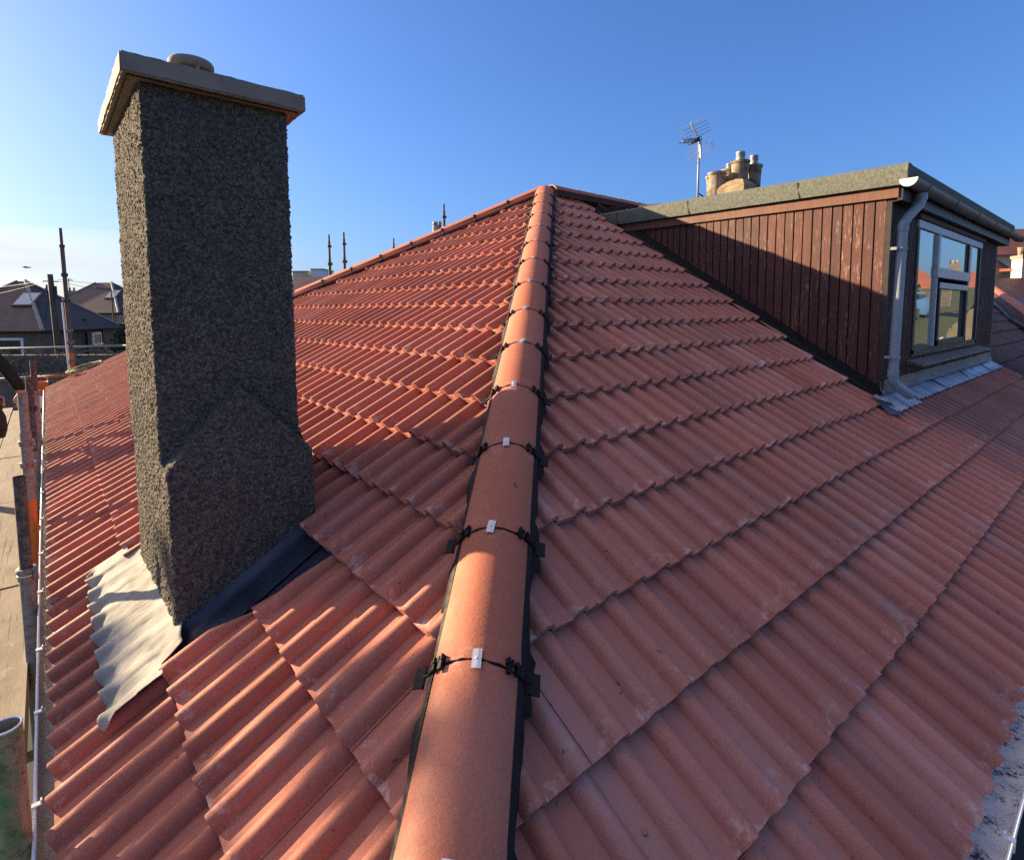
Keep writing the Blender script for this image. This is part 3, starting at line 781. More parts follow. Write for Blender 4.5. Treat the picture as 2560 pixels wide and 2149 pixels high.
# cheek boards: each with slight face jitter; one mesh, pattern of boards
def boards_cheek():
    V = []; F = []; T = []; w = .088
    y = YD+.012; k = 0
    while y < 4.75:
        y1 = y+w-.0045
        zt = ZR0-.09+zr(y)+.0
        for (ya, yb) in ((y, y1),):
            x0 = dx(ya)-.002-.005*float(hsh(k, 1, 2)); x1 = dx(yb)-.002-.005*float(hsh(k, 1, 2))
            zb0 = ya*tR+.03; zb1 = yb*tR+.03
            if zb0 > zt-.01: break
            n = len(V)
            b = .004
            V += [(x0+.02, ya, zb0), (x0, ya+b, zb0), (x1, yb-b, zb1), (x1+.02, yb, zb1), (x0+.02, ya, zt), (x0, ya+b, zt), (x1, yb-b, zt), (x1+.02, yb, zt)]
            F += [(n+0, n+4, n+5, n+1), (n+1, n+5, n+6, n+2), (n+2, n+6, n+7, n+3), (n+4, n+7, n+6, n+5)]
            T += [float(hsh(k, 7, 3))]*8
        y += w; k += 1
    # backing
    n = len(V)
    V += [(dx(YD)+.012, YD, .80), (dx(5.0)+.012, 5.0, 3.0), (dx(5.0)+.012, 5.0, ZR1), (dx(YD)+.012, YD, ZR0)]; F += [(n, n+3, n+2, n+1)]; T += [0.]*4
    return V, F, T
V, F, T = boards_cheek()
dorm = mesh('dormer', V, F, M['clad'], house, attrs={'tone': T}); dorm['label'] = 'flat roofed dormer clad in dark red peeling boards'
# front wall: ribbed boards left and right of the window, wall below
def boards_front(x0, x1, z0, z1, w=.052):
    V = []; F = []; T = []; x = x0; k = 0
    while x < x1-.01:
        b = min(x+w-.012, x1); n = len(V)
        V += [(x, YD, z0), (x+.004, YD-.018, z0), (b-.004, YD-.018, z0), (b, YD, z0), (x, YD, z1), (x+.004, YD-.018, z1), (b-.004, YD-.018, z1), (b, YD, z1)]
        F += [(n, n+1, n+5, n+4), (n+1, n+2, n+6, n+5), (n+2, n+3, n+7, n+6)]; T += [float(hsh(k, x0, 5))*.6]*8
        x += w; k += 1
    n = len(V); V += [(x0, YD+.002, z0), (x1, YD+.002, z0), (x1, YD+.002, z1), (x0, YD+.002, z1)]; F += [(n, n+1, n+2, n+3)]; T += [0.]*4
    return V, F, T
WX0, WX1, WZ0, WZ1 = 6.50, 9.50, 1.13, 2.44
V = []; F = []; T = []
for a in ((DX0+.03, WX0, .90, 2.52), (WX1, XD1, .90, 2.52), (WX0, WX1, .90, WZ0-.02), (WX0, WX1, WZ1, 2.52)):
    v, f, t_ = boards_front(*a); n = len(V); V += v; F += [tuple(i+n for i in q) for q in f]; T += t_
mesh('front_cladding', V, F, M['clad'], dorm, attrs={'tone': T})
q = MB(); q.box((XD1, YD-.018, .80), (XD1+.03, 4.2, 2.52)); q.build('far_cheek', M['frame'], dorm)
q = MB(); q.box((DX0-.012, YD-.03, .82), (DX0+.028, YD+.012, 2.50)); q.build('corner_post', M['frame'], dorm)
q = MB()           # room behind, so the cheek is closed
q.box((DX0+.05, YD+.04, .82), (XD1-.01, 4.3, 2.5)); 
# window: frame, mullions, transom, panes
fr = MB(); yo, yi = YD-.030, YD+.02
fr.box((WX0, yo, WZ0), (WX0+.07, yi, WZ1-.075)); fr.box((WX1-.07, yo, WZ0), (WX1, yi, WZ1-.075)); fr.box((WX0, yo, WZ0-.02), (WX1, yi, WZ0+.05))
MX1, MX2 = 7.30, 8.80
fr.box((MX1-.04, yo, WZ0+.05), (MX1+.04, yi, WZ1-.075)); fr.box((MX2-.04, yo, WZ0+.05), (MX2+.04, yi, WZ1-.075))
fr.box((MX1+.04, yo-.012, 1.80), (MX2-.04, yi, 1.86)); fr.box((MX1+.065, yo-.015, 1.18), (MX1+.13, yi-.01, 1.80)); fr.box((MX2-.13, yo-.015, 1.18), (MX2-.045, yi-.01, 1.80)); fr.box((MX1+.065, yo-.015, 1.181), (MX2-.045, yi-.01, 1.24))
wfr = fr.build('window_frame', M['frame'], dorm); bevel(wfr, .004)
ff = MB(); ff.box((WX0, yo-.006, WZ1-.075), (WX1, yi, WZ1)); ff.box((MX1-.05, yo-.014, 1.915), (MX2+.05, yi-.01, 2.02)); ff.box((MX1-.045, yo-.010, 2.02), (MX1+.035, yi-.012, WZ1-.08)); ff.box((MX2-.035, yo-.010, 2.02), (MX2+.045, yi-.012, WZ1-.08)); ff.box((MX1-.045, yo-.009, WZ0+.055), (MX1-.02, yi-.012, 1.912))
ff.box((MX1+.07, yo-.017, 1.80), (MX2-.07, yi-.02, 1.865))
bevel(ff.build('window_frame', M['framelit'], dorm), .004)['label'] = 'outer face of the window frame with light painted in'
for k, (a, b, c, d) in enumerate(((WX0+.07, WZ0+.05, MX1-.04, WZ1-.075), (MX2+.04, WZ0+.05, WX1-.07, WZ1-.075), (MX1+.04, 2.02, MX2-.04, WZ1-.075), (MX1+.13, 1.24, MX2-.13, 1.80))):
    p = MB(); p.box((a-.004, YD-.012, b-.004), (c+.004, YD-.004, d+.004)); p.build('pane', M['glass'], dorm)
ih = MB(); ih.box((WX0-.05, YD-.055, WZ1+.004), (WX1+.05, YD, WZ1+.05)); ih.build('window_head', M['rail'], dorm)
s_ = MB(); s_.prism([(WX0-.12, YD, WZ0-.045), (WX0-.12, YD-.16, WZ0-.075), (WX0-.12, YD-.16, WZ0-.095), (WX0-.12, YD, WZ0-.085)], (WX1-WX0+.38, 0, 0)); s_.build('sill', M['sill'], dorm)
# roof slab with felt edge, timber rails below
YF0 = 1.13
rf = MB()
xo = lambda y: dx(y)-.075
edge = []
ys = np.linspace(YF0, 4.75, 30)
V = []; F = []
for i, y in enumerate(ys):
    j = .004*math.sin(y*9)
    V += [(xo(y)-.004*float(hsh(i, 1)), y, ZR0+zr(y)+.002*float(hsh(i, 2))), (xo(y)-.012, y, ZR0+.075+zr(y)), (xo(y)-.006+.003*math.sin(i*2.), y, ZR1-.02+zr(y)), (xo(y)+.03, y, ZR1+zr(y)), (xo(y)+.14, y, ZR1-.012+zr(y)), (XD1+.35, y, ZR1-.012+zr(y)), (XD1+.35, y, ZR0+zr(y))]
for i in range(len(ys)-1):
    for j in range(6): F.append((i*7+j, (i+1)*7+j, (i+1)*7+j+1, i*7+j+1))
    F.append((i*7+6, (i+1)*7+6, (i+1)*7, i*7))
F.append(tuple(range(7))); F.append(tuple(range((len(ys)-1)*7, len(ys)*7))[::-1])
rfo = mesh('flat_roof', V, F, M['felt'], dorm, True); rfo.data.set_sharp_from_angle(angle=R(35)); rfo['label'] = 'flat felt roof with grey green mineral edge'
for y in (2.02, 3.25, 4.32):
    sm_ = MB(); sm_.obox((xo(y)-.0085, y, (ZR0+ZR1)/2+zr(y)-.012), (.003, 0, 0), (0, .006, .0), (0, .012, .075)); sm_.build('felt_lap', M['deck'], rfo)
V = []; F = []; T = []
for i, y in enumerate((1.20, 4.62)):
    V += [(dx(y)-.035, y, ZR0-.095+zr(y)), (dx(y)-.035, y, ZR0-.006+zr(y)), (dx(y)+.02, y, ZR0-.006+zr(y)), (dx(y)+.02, y, ZR0-.095+zr(y))]
F = [(0, 4, 5, 1), (1, 5, 6, 2), (3, 2, 6, 7), (0, 3, 7, 4), (0, 1, 2, 3), (4, 7, 6, 5)]
mesh('verge_rail', V, F, M['rail'], dorm, attrs={'tone': [.6]*8})
q = MB(); q.box((DX0-.03, 1.17, 2.50), (XD1+.30, 1.21, 2.655)); q.box((DX0+.0, 1.21, 2.50), (XD1+.28, YD+.01, 2.53)); q.build('fascia_board', M['frame'], dorm)
# black flashing board between tiles and cheek
V = []; F = []
for i, y in enumerate(np.linspace(1.26, 4.72, 24)):
    zt = y*tR; w = .004*math.sin(i*1.3)
    V += [(dx(y)-.12, y, zt+.000), (dx(y)-.045+w, y, zt+.012), (dx(y)-.030, y, zt+.04), (dx(y)-.024, y, zt+.115+w), (dx(y)+.006, y, zt+.125)]
for i in range(23):
    for j in range(4): F.append((i*5+j, i*5+j+1, (i+1)*5+j+1, (i+1)*5+j))
mesh('cheek_flashing', V, F, M['black'], dorm)
# front lead apron: upstand and bays
up = MB(); V = []; F = []; n = 60
for i in range(n+1):
    x = DX0-.05+(XD1-DX0+.1)*i/n; w = .006*math.sin(x*11)+.004*float(hsh(i, 4, 4))
    V += [(x, YD-.020, .945+w*.6), (x, YD-.026, .87+w), (x, YD-.05+w, .835)]
for i in range(n):
    for j in range(2): F.append((i*3+j, (i+1)*3+j, (i+1)*3+j+1, i*3+j+1)[::-1])
up.add(V, F); up.build('lead_upstand', M['sill'], dorm, True)
for k, (a, b) in enumerate(((DX0-.18, 6.28), (6.28, 7.36), (7.36, 8.62), (8.62, 9.95), (9.95, 10.75))):
    V = []; F = []; n = 20
    for i in range(n+1):
        x = a+(b-a)*i/n+(-.002 if i == n else 0)
        for j, sd in enumerate((1.335, 1.40, 1.47, 1.53)):
            rollf = float(profile(np.array([(x-PHR) % COVER]))[0])*(.75 if j == 0 else .25 if j == 1 else 0)
            y = sd*cR; o = .032+rollf*.85+.004*math.sin(x*13+j)+(.01 if i == 0 else 0)
            if k == 0 and j == 0: sd = 1.30
            V.append((x, sd*cR-o*sR, sd*sR+o*cR))
    for i in range(n):
        for j in range(3): F.append((i*4+j, (i+1)*4+j, (i+1)*4+j+1, i*4+j+1))
    mesh('lead_bay', V, F, M['leadbright'], dorm, True)
# small lead tongue at the corner
V = [wR(np.array([x]), np.array([s]), np.array([o+.012]))[0] for x, s, o in ((5.30, 1.31, .058), (5.50, 1.27, .055), (5.62, 1.40, .06), (5.44, 1.50, .06))]
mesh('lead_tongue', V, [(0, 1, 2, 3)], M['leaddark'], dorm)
# dormer gutter and downpipe
g = MB(); V = []; F = []; n = 30; seg = 10; yc, zc = 1.115, 2.655; rg = .062
for i in range(n+1):
    x = DX0-.12+(XD1+1.0-DX0)*i/n; sag = -.012*math.sin(math.pi*i/n)
    for lay, r_ in ((0, rg), (1, rg-.004)):
        for k in range(seg+1):
            a = math.pi+math.pi*k/seg; V.append((x, yc+r_*math.cos(a), zc+sag+r_*math.sin(a)*1.0))
m2 = 2*(seg+1)
for i in range(n):
    for k in range(seg):
        F.append((i*m2+k, i*m2+k+1, (i+1)*m2+k+1, (i+1)*m2+k)); F.append((i*m2+seg+1+k, (i+1)*m2+seg+1+k, (i+1)*m2+seg+2+k, i*m2+seg+2+k))
    F.append((i*m2, (i+1)*m2, (i+1)*m2+seg+1, i*m2+seg+1)); F.append((i*m2+seg, i*m2+2*seg+1, (i+1)*m2+2*seg+1, (i+1)*m2+seg))
g.add(V, F)
dg = g.build('dormer_gutter', M['pvcdark'], dorm, True); dg.data.set_sharp_from_angle(angle=R(50))
ec = MB(); a_ = [(DX0-.122, yc+rg*1.06*math.cos(math.pi+math.pi*k/12), zc+rg*1.06*math.sin(math.pi+math.pi*k/12)) for k in range(13)]
ec.prism(a_, (.012, 0, 0)); ec.build('end_cap', M['white'], dg)
for x in (5.95, 7.0, 8.05, 9.1, 10.15, 11.2):
    b = MB(); pts = [(x, yc+(rg+.003)*math.cos(math.pi+math.pi*k/10), zc-.008+(rg+.003)*math.sin(math.pi+math.pi*k/10)) for k in range(11)]
    b.tube(pts, .006, 6); b.build('gutter_bracket', M['pvcdark'], dg)
dp_ = MB(); xp = 5.72; yp = 1.19
path = [(5.98, 1.12, 2.60), (5.96, 1.12, 2.53), (5.93, 1.125, 2.485), (5.80, 1.17, 2.375), (5.745, 1.185, 2.315), (5.735, 1.187, 2.24), (5.70, 1.19, .99), (5.70, 1.185, .95), (5.73, 1.17, .905), (5.86, 1.09, .815)]
dp_.tube(path, .041, 16, cap=True)
for c, d in (((5.97, 1.12, 2.56), (0, 0, 1)), ((5.737, 1.187, 2.28), (0, 0, 1)), ((5.70, 1.19, 1.02), (0, 0, 1))):
    dp_.tube([np.array(c)-np.array(d)*.03, np.array(c)+np.array(d)*.03], .046, 16)
dpo = dp_.build('downpipe', M['pvc'], dorm, True); dpo.data.set_sharp_from_angle(angle=R(60)); dpo['label'] = 'pale grey downpipe with a swan neck'
for z in (2.10, 1.16):
    b = MB(); b.tube([(5.732 if z > 2 else 5.705, 1.188, z-.012), (5.732 if z > 2 else 5.705, 1.188, z+.012)], .047, 16); b.box((5.65, 1.20, z-.012), (5.72, 1.28, z+.012)); b.build('pipe_clip', M['pvc'], dpo)

# ------------------------------------------------------------------ ground
def plane(name, x0, x1, y0, y1, z, m):
    return tag(mesh(name, [(x0, y0, z), (x1, y0, z), (x1, y1, z), (x0, y1, z)], [(0, 1, 2, 3)], m), kind='structure')
plane('ground', -1500, 1500, -1500, 1500, -2.70, M['grass'])
plane('road', -60, 140, 20.5, 27, -2.695, M['ground'])
plane('path', -3.5, 40, -4, 19, -2.692, M['ground'])
plane('road', -40, 160, -24, -17, -2.694, M['ground'])

# ------------------------------------------------------------------ the other half of the building, with older tiles
oldh = thing('adjoining_house', 'adjoining roof of old weathered dark red tiles beyond the dormer', 'house', (16, 4, -2.7))
k_ = []
for k in range(NR):
    k_.append((k, 34, 66, XEND+.06, 20.8))
v, f, tn, no, cre = tiles(k_, lambda U, S, off: wR(U, np.minimum(S, STOP), off*.9-.02), 41, nu_roll=5)
tn = np.clip(.5+(tn-.5)*1.6, 0, 1)
o = mesh('roof_slope', v, f, M['oldtile'], oldh, True, attrs={'tone': tn, 'nose': no*0, 'crest': cre}); o.data.set_sharp_from_angle(angle=R(38))
b = MB(); b.add([(XEND+.02, .02, -.05), (20.8, .02, -.05), (20.8, YA, YA*tR-.05), (XEND+.02, YA, YA*tR-.05)], [(0, 1, 2, 3)])
b.add([(XEND+.02, YA, YA*tR-.03), (20.8, YA, YA*tR-.03), (20.8, 10.2, -.05), (XEND+.02, 10.2, -.05)], [(0, 1, 2, 3)])
b.build('roof_boarding', M['deck'], oldh)
b = MB(); b.box((XEND+.01, .28, -2.7), (20.6, 10, -.12)); b.build('wall', M['harl'], oldh)
for i in range(16):
    cap_tile((XEND+.1+.5*i, YA, YA*tR), (XEND+.59+.5*i, YA, YA*tR), np.array([1., 0, 0]), np.array([0, -1., 0]), np.array([0, 0, 1.]), hw=.12, hh=.075, top=.12, seg=10, parent=oldh, mat=M['oldtile'], seed=200+i, name='ridge_tile')
# projecting hipped wing: a plane of square clay tiles between the valley and its hip
wing = thing('hipped_roof_wing', 'low hipped roof wing with bright orange ridge tiles, beyond the dormer corner', 'roof', (21, 2, -2.7))
vl = [np.array(p) for p in ((16.6, 1.30, .86), (17.8, 1.705, 1.088), (18.85, 2.14, 1.30), (21.2, 2.83, 1.74), (25.5, 3.6, 2.12))]
hp_ = [np.array(p) for p in ((16.9, 1.22, 1.0), (18.6, 1.72, 1.44), (19.6, 2.02, 1.62), (22.79, 2.83, 2.02), (25.6, 3.45, 2.31))]
V = []; F = []; T = []; N = 34; Mq = 9
def polyp(P, t):
    P = np.array(P); L_ = np.r_[0, np.cumsum(np.linalg.norm(np.diff(P, axis=0), axis=1))]; t = t*L_[-1]
    return np.array([np.interp(t, L_, P[:, i]) for i in range(3)])
for i in range(N):
    for j in range(Mq):
        a0, a1 = polyp(vl, i/N), polyp(vl, (i+1)/N-.003); b0, b1 = polyp(hp_, i/N), polyp(hp_, (i+1)/N-.003)
        f0, f1 = j/Mq, (j+1)/Mq+.02; n = len(V); up = np.array([-.02, -.03, .045])
        V += [a0+(b0-a0)*f0+up, a1+(b1-a1)*f0+up, a1+(b1-a1)*f1, a0+(b0-a0)*f1, a0+(b0-a0)*f0, a1+(b1-a1)*f0]
        F += [(n, n+1, n+2, n+3), (n+4, n+5, n+1, n)]; T += [float(hsh(i, j, 6))]*6
for i in range(4):
    n = len(V); V += [hp_[i], hp_[i+1], hp_[i+1]+np.array([1.6, -2.2, -1.2]), hp_[i]+np.array([1.6, -2.2, -1.2])]; F += [(n, n+3, n+2, n+1)]; T += [.7]*4
mesh('roof_slope', V, F, M['oldtile'], wing, attrs={'tone': T, 'nose': [0]*len(V)})
for i in range(22):
    a, b_ = polyp(hp_, i/22), polyp(hp_, (i+.97)/22)
    t, s, u = frame_of(b_-a); cap_tile(a, b_, t, s, u, hw=.12, hh=.08, top=.10, seg=8, parent=wing, mat=M['orangetile'], seed=300+i, name='ridge_tile')
b = MB(); b.tube([p+np.array([0, -.02, .05]) for p in vl], .05, 8); b.build('valley_lead', M['leaddark'], wing)
b = MB(); b.prism([(17.6, 1.2, -2.7), (25, 3.0, -2.7), (26.2, .9, -2.7), (19.5, -.4, -2.7)], (0, 0, 2.9)); b.build('wall', M['harl'], wing)

# ------------------------------------------------------------------ houses in the distance
def hip_house(label, C, Rv, Lv, zE, zP, zG, roofm, wallm, loc=None, leadm=True, skip=(), cat='house'):
    C = np.array([*C, 0.]); Rv = np.array([*Rv, 0.]); Lv = np.array([*Lv, 0.])
    h = thing('bungalow', label, cat, (C[0]+(Rv+Lv)[0]/2, C[1]+(Rv+Lv)[1]/2, zG))
    c = [C, C+Rv, C+Rv+Lv, C+Lv]; z = np.array([0, 0, 1.])
    nr, nl = Rv/np.linalg.norm(Rv), Lv/np.linalg.norm(Lv)
    ov = .32; e = [c[0]-nr*ov-nl*ov, c[1]+nr*ov-nl*ov, c[2]+nr*ov+nl*ov, c[3]-nr*ov+nl*ov]
    b = MB(); lo = [p+z*zG for p in c]; b.prism(lo, z*(zE-zG+.12)); b.build('wall', wallm, h)
    lR, lL = np.linalg.norm(Rv), np.linalg.norm(Lv); mid = (C+(Rv+Lv)/2)
    if lR > lL: r0, r1 = mid-nr*(lR-lL)/2, mid+nr*(lR-lL)/2
    else: r0, r1 = mid-nl*(lL-lR)/2, mid+nl*(lL-lR)/2
    r0 = r0+z*zP; r1 = r1+z*zP; E_ = [p+z*zE for p in e]
    if lR > lL: fs = [[E_[0], E_[1], r1, r0], [E_[1], E_[2], r1], [E_[2], E_[3], r0, r1], [E_[3], E_[0], r0]]
    else: fs = [[E_[0], E_[1], r0], [E_[1], E_[2], r1, r0], [E_[2], E_[3], r1], [E_[3], E_[0], r0, r1]]
    rm = roofm if isinstance(roofm, (list, tuple)) else [roofm]*4
    rv = []; rfc = []
    bmz = MB()
    for q in fs: bmz.add(q, [tuple(range(len(q)))])
    bmz.add([p-z*.1 for p in E_], [(3, 2, 1, 0)])
    for i in range(4): bmz.add([E_[i], E_[(i+1) % 4], E_[(i+1) % 4]-z*.1, E_[i]-z*.1], [(0, 3, 2, 1)])
    ro = bmz.build('roof', rm[0], h)
    if rm[3] is not rm[0]:
        ro.data.materials.append(rm[3]); ro.data.polygons[3].material_index = 1
    if leadm:
        for i, (a, t) in enumerate(((E_[0], r0), (E_[1], r1 if lR > lL else r0), (E_[3], r0 if lR > lL else r1))):
            m = MB(); m.tube([a+z*.02, t+z*.03], .11 if i == 0 else .07, 6); m.build('hip_flashing', M['lead'], ro)
    g = MB()
    for i in range(4): g.tube([E_[i]-z*.06, E_[(i+1) % 4]-z*.06], .06, 6)
    g.build('gutter', M['black'], h)
    return h, E_, r0, nr, nl, ro
def wall_window(h, p, along, outn, w, z0, z1, bars=(), m=None):
    p = np.array([*p, 0.]); a = along*w/2; z = np.array([0, 0, 1.]); c = p+z*(z0+z1)/2; hh = z*(z1-z0)/2
    f = MB(); t = .07
    f.obox(c-a, along*t, outn*.06, hh+z*t); f.obox(c+a, along*t, outn*.06, hh+z*t); f.obox(c+hh, a, outn*.06, z*t); f.obox(c-hh, a*1.12, outn*.10, z*t)
    for b in bars: f.obox(c+hh*b, a, outn*.05, z*.05)
    fo = f.build('window', M['white'], h)
    g = MB(); g.obox(c+outn*.02, a*.96, outn*.005, hh*.96); g.build('pane', m or M['glassdark'], fo)
    return fo
hA, EA, rA, nrA, nlA, roA = hip_house('dark slate hipped bungalow with lead hips, skylight and white windows, behind the telegraph pole', (-.175, 42.04), (4.0, 5.2), (-5.6, 4.3), .50, 3.56, -2.7, [M['slate'], M['slate'], M['slate'], M['slatebrown']], M['harldark'])
def on_roof(E0_, Ea, P, a, b):   # a along the eave, b up the slope
    e_ = E0_+(Ea-E0_)*a; return e_+(P-(E0_+Ea)/2)*b
def skylight(ro, A, B, P, a, b, w, hgt):
    u = (B-A)/np.linalg.norm(B-A); v = P-(A+B)/2; v = v-u*(v@u); v /= np.linalg.norm(v); n = np.cross(u, v); n = n if n[2] > 0 else -n
    c = on_roof(A, B, P, a, b)
    m = MB(); m.obox(c+n*.04, u*(w/2+.09), v*(hgt/2+.09), n*.06); s = m.build('skylight', M['frame'], ro)
    m = MB(); m.obox(c+n*.105, u*w/2, v*hgt/2, n*.008); m.build('pane', M['skylight'], s)
skylight(roA, EA[0], EA[3], rA, .33, .60, 1.0, 1.1)
oL = -np.array([*(nrA[:2]), 0.])
wall_window(hA, (-.175-1.62, 42.04+1.244), nlA, -nrA, 1.9, -1.75, .02, bars=(.45,))
wall_window(hA, (-.175+2.78, 42.04+3.61), nrA, -nlA, .80, -.55, .17)
b = MB(); b.tube([(-.175+2.2, 42.04+2.7, .30), (-.175+2.2, 42.04+2.7, -2.6)], .06, 8); b.build('downpipe', M['black'], hA)
b = MB(); b.tube([(-.175+3.1, 42.04+3.95, .35), (-.175+3.1, 42.04+3.95, -.3), (-.175+3.25, 42.04+4.1, -2.6)], .06, 8); b.build('downpipe', M['black'], hA)
b = MB(); b.tube([(2.0, 45.4, .5), (2.0, 45.4, 1.15)], .07, 8); b.build('vent_pipe', M['black'], roA)
hB, EB, rB, nrB, nlB, roB = hip_house('brown slate bungalow with pale lead hip and skylight, seen between scaffold pole and chimney', (5.35, 63.8), (4.6, 4.6), (-5.8, 5.8), 1.50, 4.55, -2.7, [M['slate'], M['slate'], M['slate'], M['slatebrown']], M['harl'])
skylight(roB, EB[0], EB[3], rB, .30, .58, .95, 1.1)
# roofs further off, along the skyline
def gable_house(label, A, B, depth, zE, zP, zG, roofm, wallm, chimneys=0, name='far_house'):
    A = np.array([*A, 0.]); B = np.array([*B, 0.]); a = (B-A)/np.linalg.norm(B-A); n = np.array([-a[1], a[0], 0]); z = np.array([0, 0, 1.])
    if n@(np.array([0, 0, 0])-A) > 0: n = -n
    h = thing(name, label, 'house', tuple((A+B)/2+n*depth/2+z*zG))
    b = MB(); b.prism([A+z*zG, A+z*zE, A+n*depth/2+z*(zP-.08), A+n*depth+z*zE, A+n*depth+z*zG], B-A); b.build('wall', wallm, h)
    r = MB(); o = a*.15
    for s0, s1 in ((A-n*.25, A+n*depth/2), (A+n*depth*1.0+n*.25, A+n*depth/2)):
        p = [s0-o+z*(zE-.08), s1-o+z*zP, s1+o+(B-A)+z*zP, s0+o+(B-A)+z*(zE-.08)]
        r.prism(p, z*.10)
    ro = r.build('roof', roofm, h)
    for k in range(chimneys):
        c = A+(B-A)*(.12+.76*k)+n*depth/2
        q = MB(); q.obox(c+z*(zP+.35), a*.45, n*.3, z*.6); cs = q.build('chimney', wallm, ro)
        q = MB()
        for t in (-.22, .22): q.lathe([(.11, 0), (.13, .4), (.10, .4)], tuple(c+a*t+z*(zP+.95)), 8)
        q.build('chimney_pot', M['pot'], cs)
    return h
gable_house('grey gabled roof on the skyline below two pale blocks', (16.4, 49.4), (19.2, 47.0), 5, 3.35, 4.62, -2.7, M['slatebrown'], M['harlgrey'])
gable_house('low dark slate roof in front of the grey gabled roof', (13.6, 40.6), (15.0, 39.6), 4, 2.6, 3.2, -2.7, M['slate'], M['harldark'])
def block(label, c, ax, w, d, z1, m):
    c = np.array([*c, 0.]); ax = np.array([*ax, 0.]); ax /= np.linalg.norm(ax); n = np.array([-ax[1], ax[0], 0]); z = np.array([0, 0, 1.])
    h = thing('tower_block', label, 'building', (c[0], c[1], -2.7))
    b = MB(); b.obox(c+z*(z1-2.7)/2, ax*w/2, n*d/2, z*(z1+2.7)/2); b.build('wall', m, h)
    b = MB(); b.obox(c+z*(z1+.03), ax*(w/2+.05), n*(d/2+.05), z*.05); b.build('parapet', M['harlgrey'], h)
block('lower of two pale flat topped blocks on the skyline', (19.8, 54.0), (.76, -.65), 1.45, 3, 5.35, M['cream'])
block('taller white flat topped block on the skyline', (21.0, 52.9), (.76, -.65), 1.15, 3, 5.55, M['boxgrey'])
for i, (x, y, w, zE, zP, ch, lb) in enumerate(((2.2, 96, 5, 2.6, 3.6, 1, 'distant low roof with one chimney left of the brown slate bungalow'), (-6, 78, 6, 2.5, 3.9, 1, 'distant dark roof at the left edge behind the slate bungalow'), (3.6, 88, 3, 2.5, 3.4, 2, 'distant roof with two chimneys between the slate bungalows'))):
    gable_house(lb, (x-w/2, y+.5), (x+w/2, y), 5, zE, zP, -2.7, M['slate'], M['harl'], ch)

# right hand background
gw = thing('gabled_house', 'grey rendered gable behind the bright orange ridge, with cream chimney', 'house', (33, 4, -2.7))
b = MB(); b.prism([(31.6, 5.2, -2.7), (31.6, 5.2, 4.3), (32.1, 4.3, 3.55), (32.7, 3.6, 3.2), (33.3, 2.6, 2.9), (33.3, 2.6, -2.7)], (4, 1.2, 0)); b.build('wall', M['harlgrey'], gw)
b = MB(); b.tube([(31.55, 5.2, 4.33), (32.02, 4.28, 3.6), (32.25, 3.98, 3.30)], .09, 6); ro = b.build('roof', M['slate'], gw)
b = MB(); b.obox((32.0, 3.95, 3.25), (.3, .0, .0), (0, .22, 0), (0, 0, .06)); b.build('skew_stone', M['orangetile'], gw)
b = MB(); b.obox((31.75, 3.32, 3.1), (.24, -.28, 0), (.24, .2, 0), (0, 0, .62)); cs = b.build('chimney', M['cream'], gw)
b = MB(); b.obox((31.75, 3.32, 3.76), (.27, -.31, 0), (.27, .23, 0), (0, 0, .06)); b.build('chimney_cap', M['conc'], cs)
for p in ((31.62, 3.50, 3.8), (31.82, 3.27, 3.8), (31.98, 3.08, 3.8)):
    b = MB(); b.lathe([(.10, 0), (.125, .30), (.14, .33), (.14, .36), (.10, .36)], p, 12); b.build('chimney_pot', M['pot'], cs)
gable_house('far house with big bright red roof above the grey gable', (44.2, 7.9), (49.6, 3.2), 6, 4.95, 6.9, -2.7, M['redroof'], M['cream'])
gable_house('low dark red roof just beyond the orange ridge', (27.6, 4.7), (30.4, 1.8), 3, 1.9, 2.75, -2.7, M['oldtile'], M['harldark'])

# ------------------------------------------------------------------ chimney stack and aerial behind the dormer
stk = thing('chimney_stack', 'weathered sandstone stack with five clay pots behind the dormer roof', 'chimney', (10.7, 5.3, 3.0))
sx0, sx1, sy0, sy1 = 10.3, 11.02, 4.92, 5.70
bm = bmesh.new()
lv = [(sx0, sx1, sy0, sy1, 2.8), (sx0, sx1, sy0, sy1, 3.92), (sx0+.03, sx1-.03, sy0+.03, sy1-.05, 4.0), (sx0+.10, sx1-.10, sy0+.10, sy1-.22, 4.09), (sx0+.16, sx1-.16, sy0+.16, sy1-.30, 4.11)]
rings = [[bm.verts.new(p) for p in ((a, c, z), (b_, c, z), (b_, d, z), (a, d, z))] for a, b_, c, d, z in lv]
for r0_, r1_ in zip(rings, rings[1:]):
    for i in range(4): bm.faces.new((r0_[i], r0_[(i+1) % 4], r1_[(i+1) % 4], r1_[i]))
bm.faces.new(rings[-1])
bmesh.ops.subdivide_edges(bm, edges=bm.edges[:], cuts=5, use_grid_fill=True)
rr = random.Random(8)
for v in bm.verts:
    if v.co.z > 3.2: v.co += Vector([rr.gauss(0, .006) for _ in range(3)])
    v.co -= Vector((10.7, 5.3, 3.0))
me = bpy.data.meshes.new('stack'); bm.to_mesh(me); bm.free(); me.materials.append(M['stack'])
so_ = bpy.data.objects.new('stack', me); COL.objects.link(so_); so_.parent = stk; ORIG[so_] = ORIG[stk]
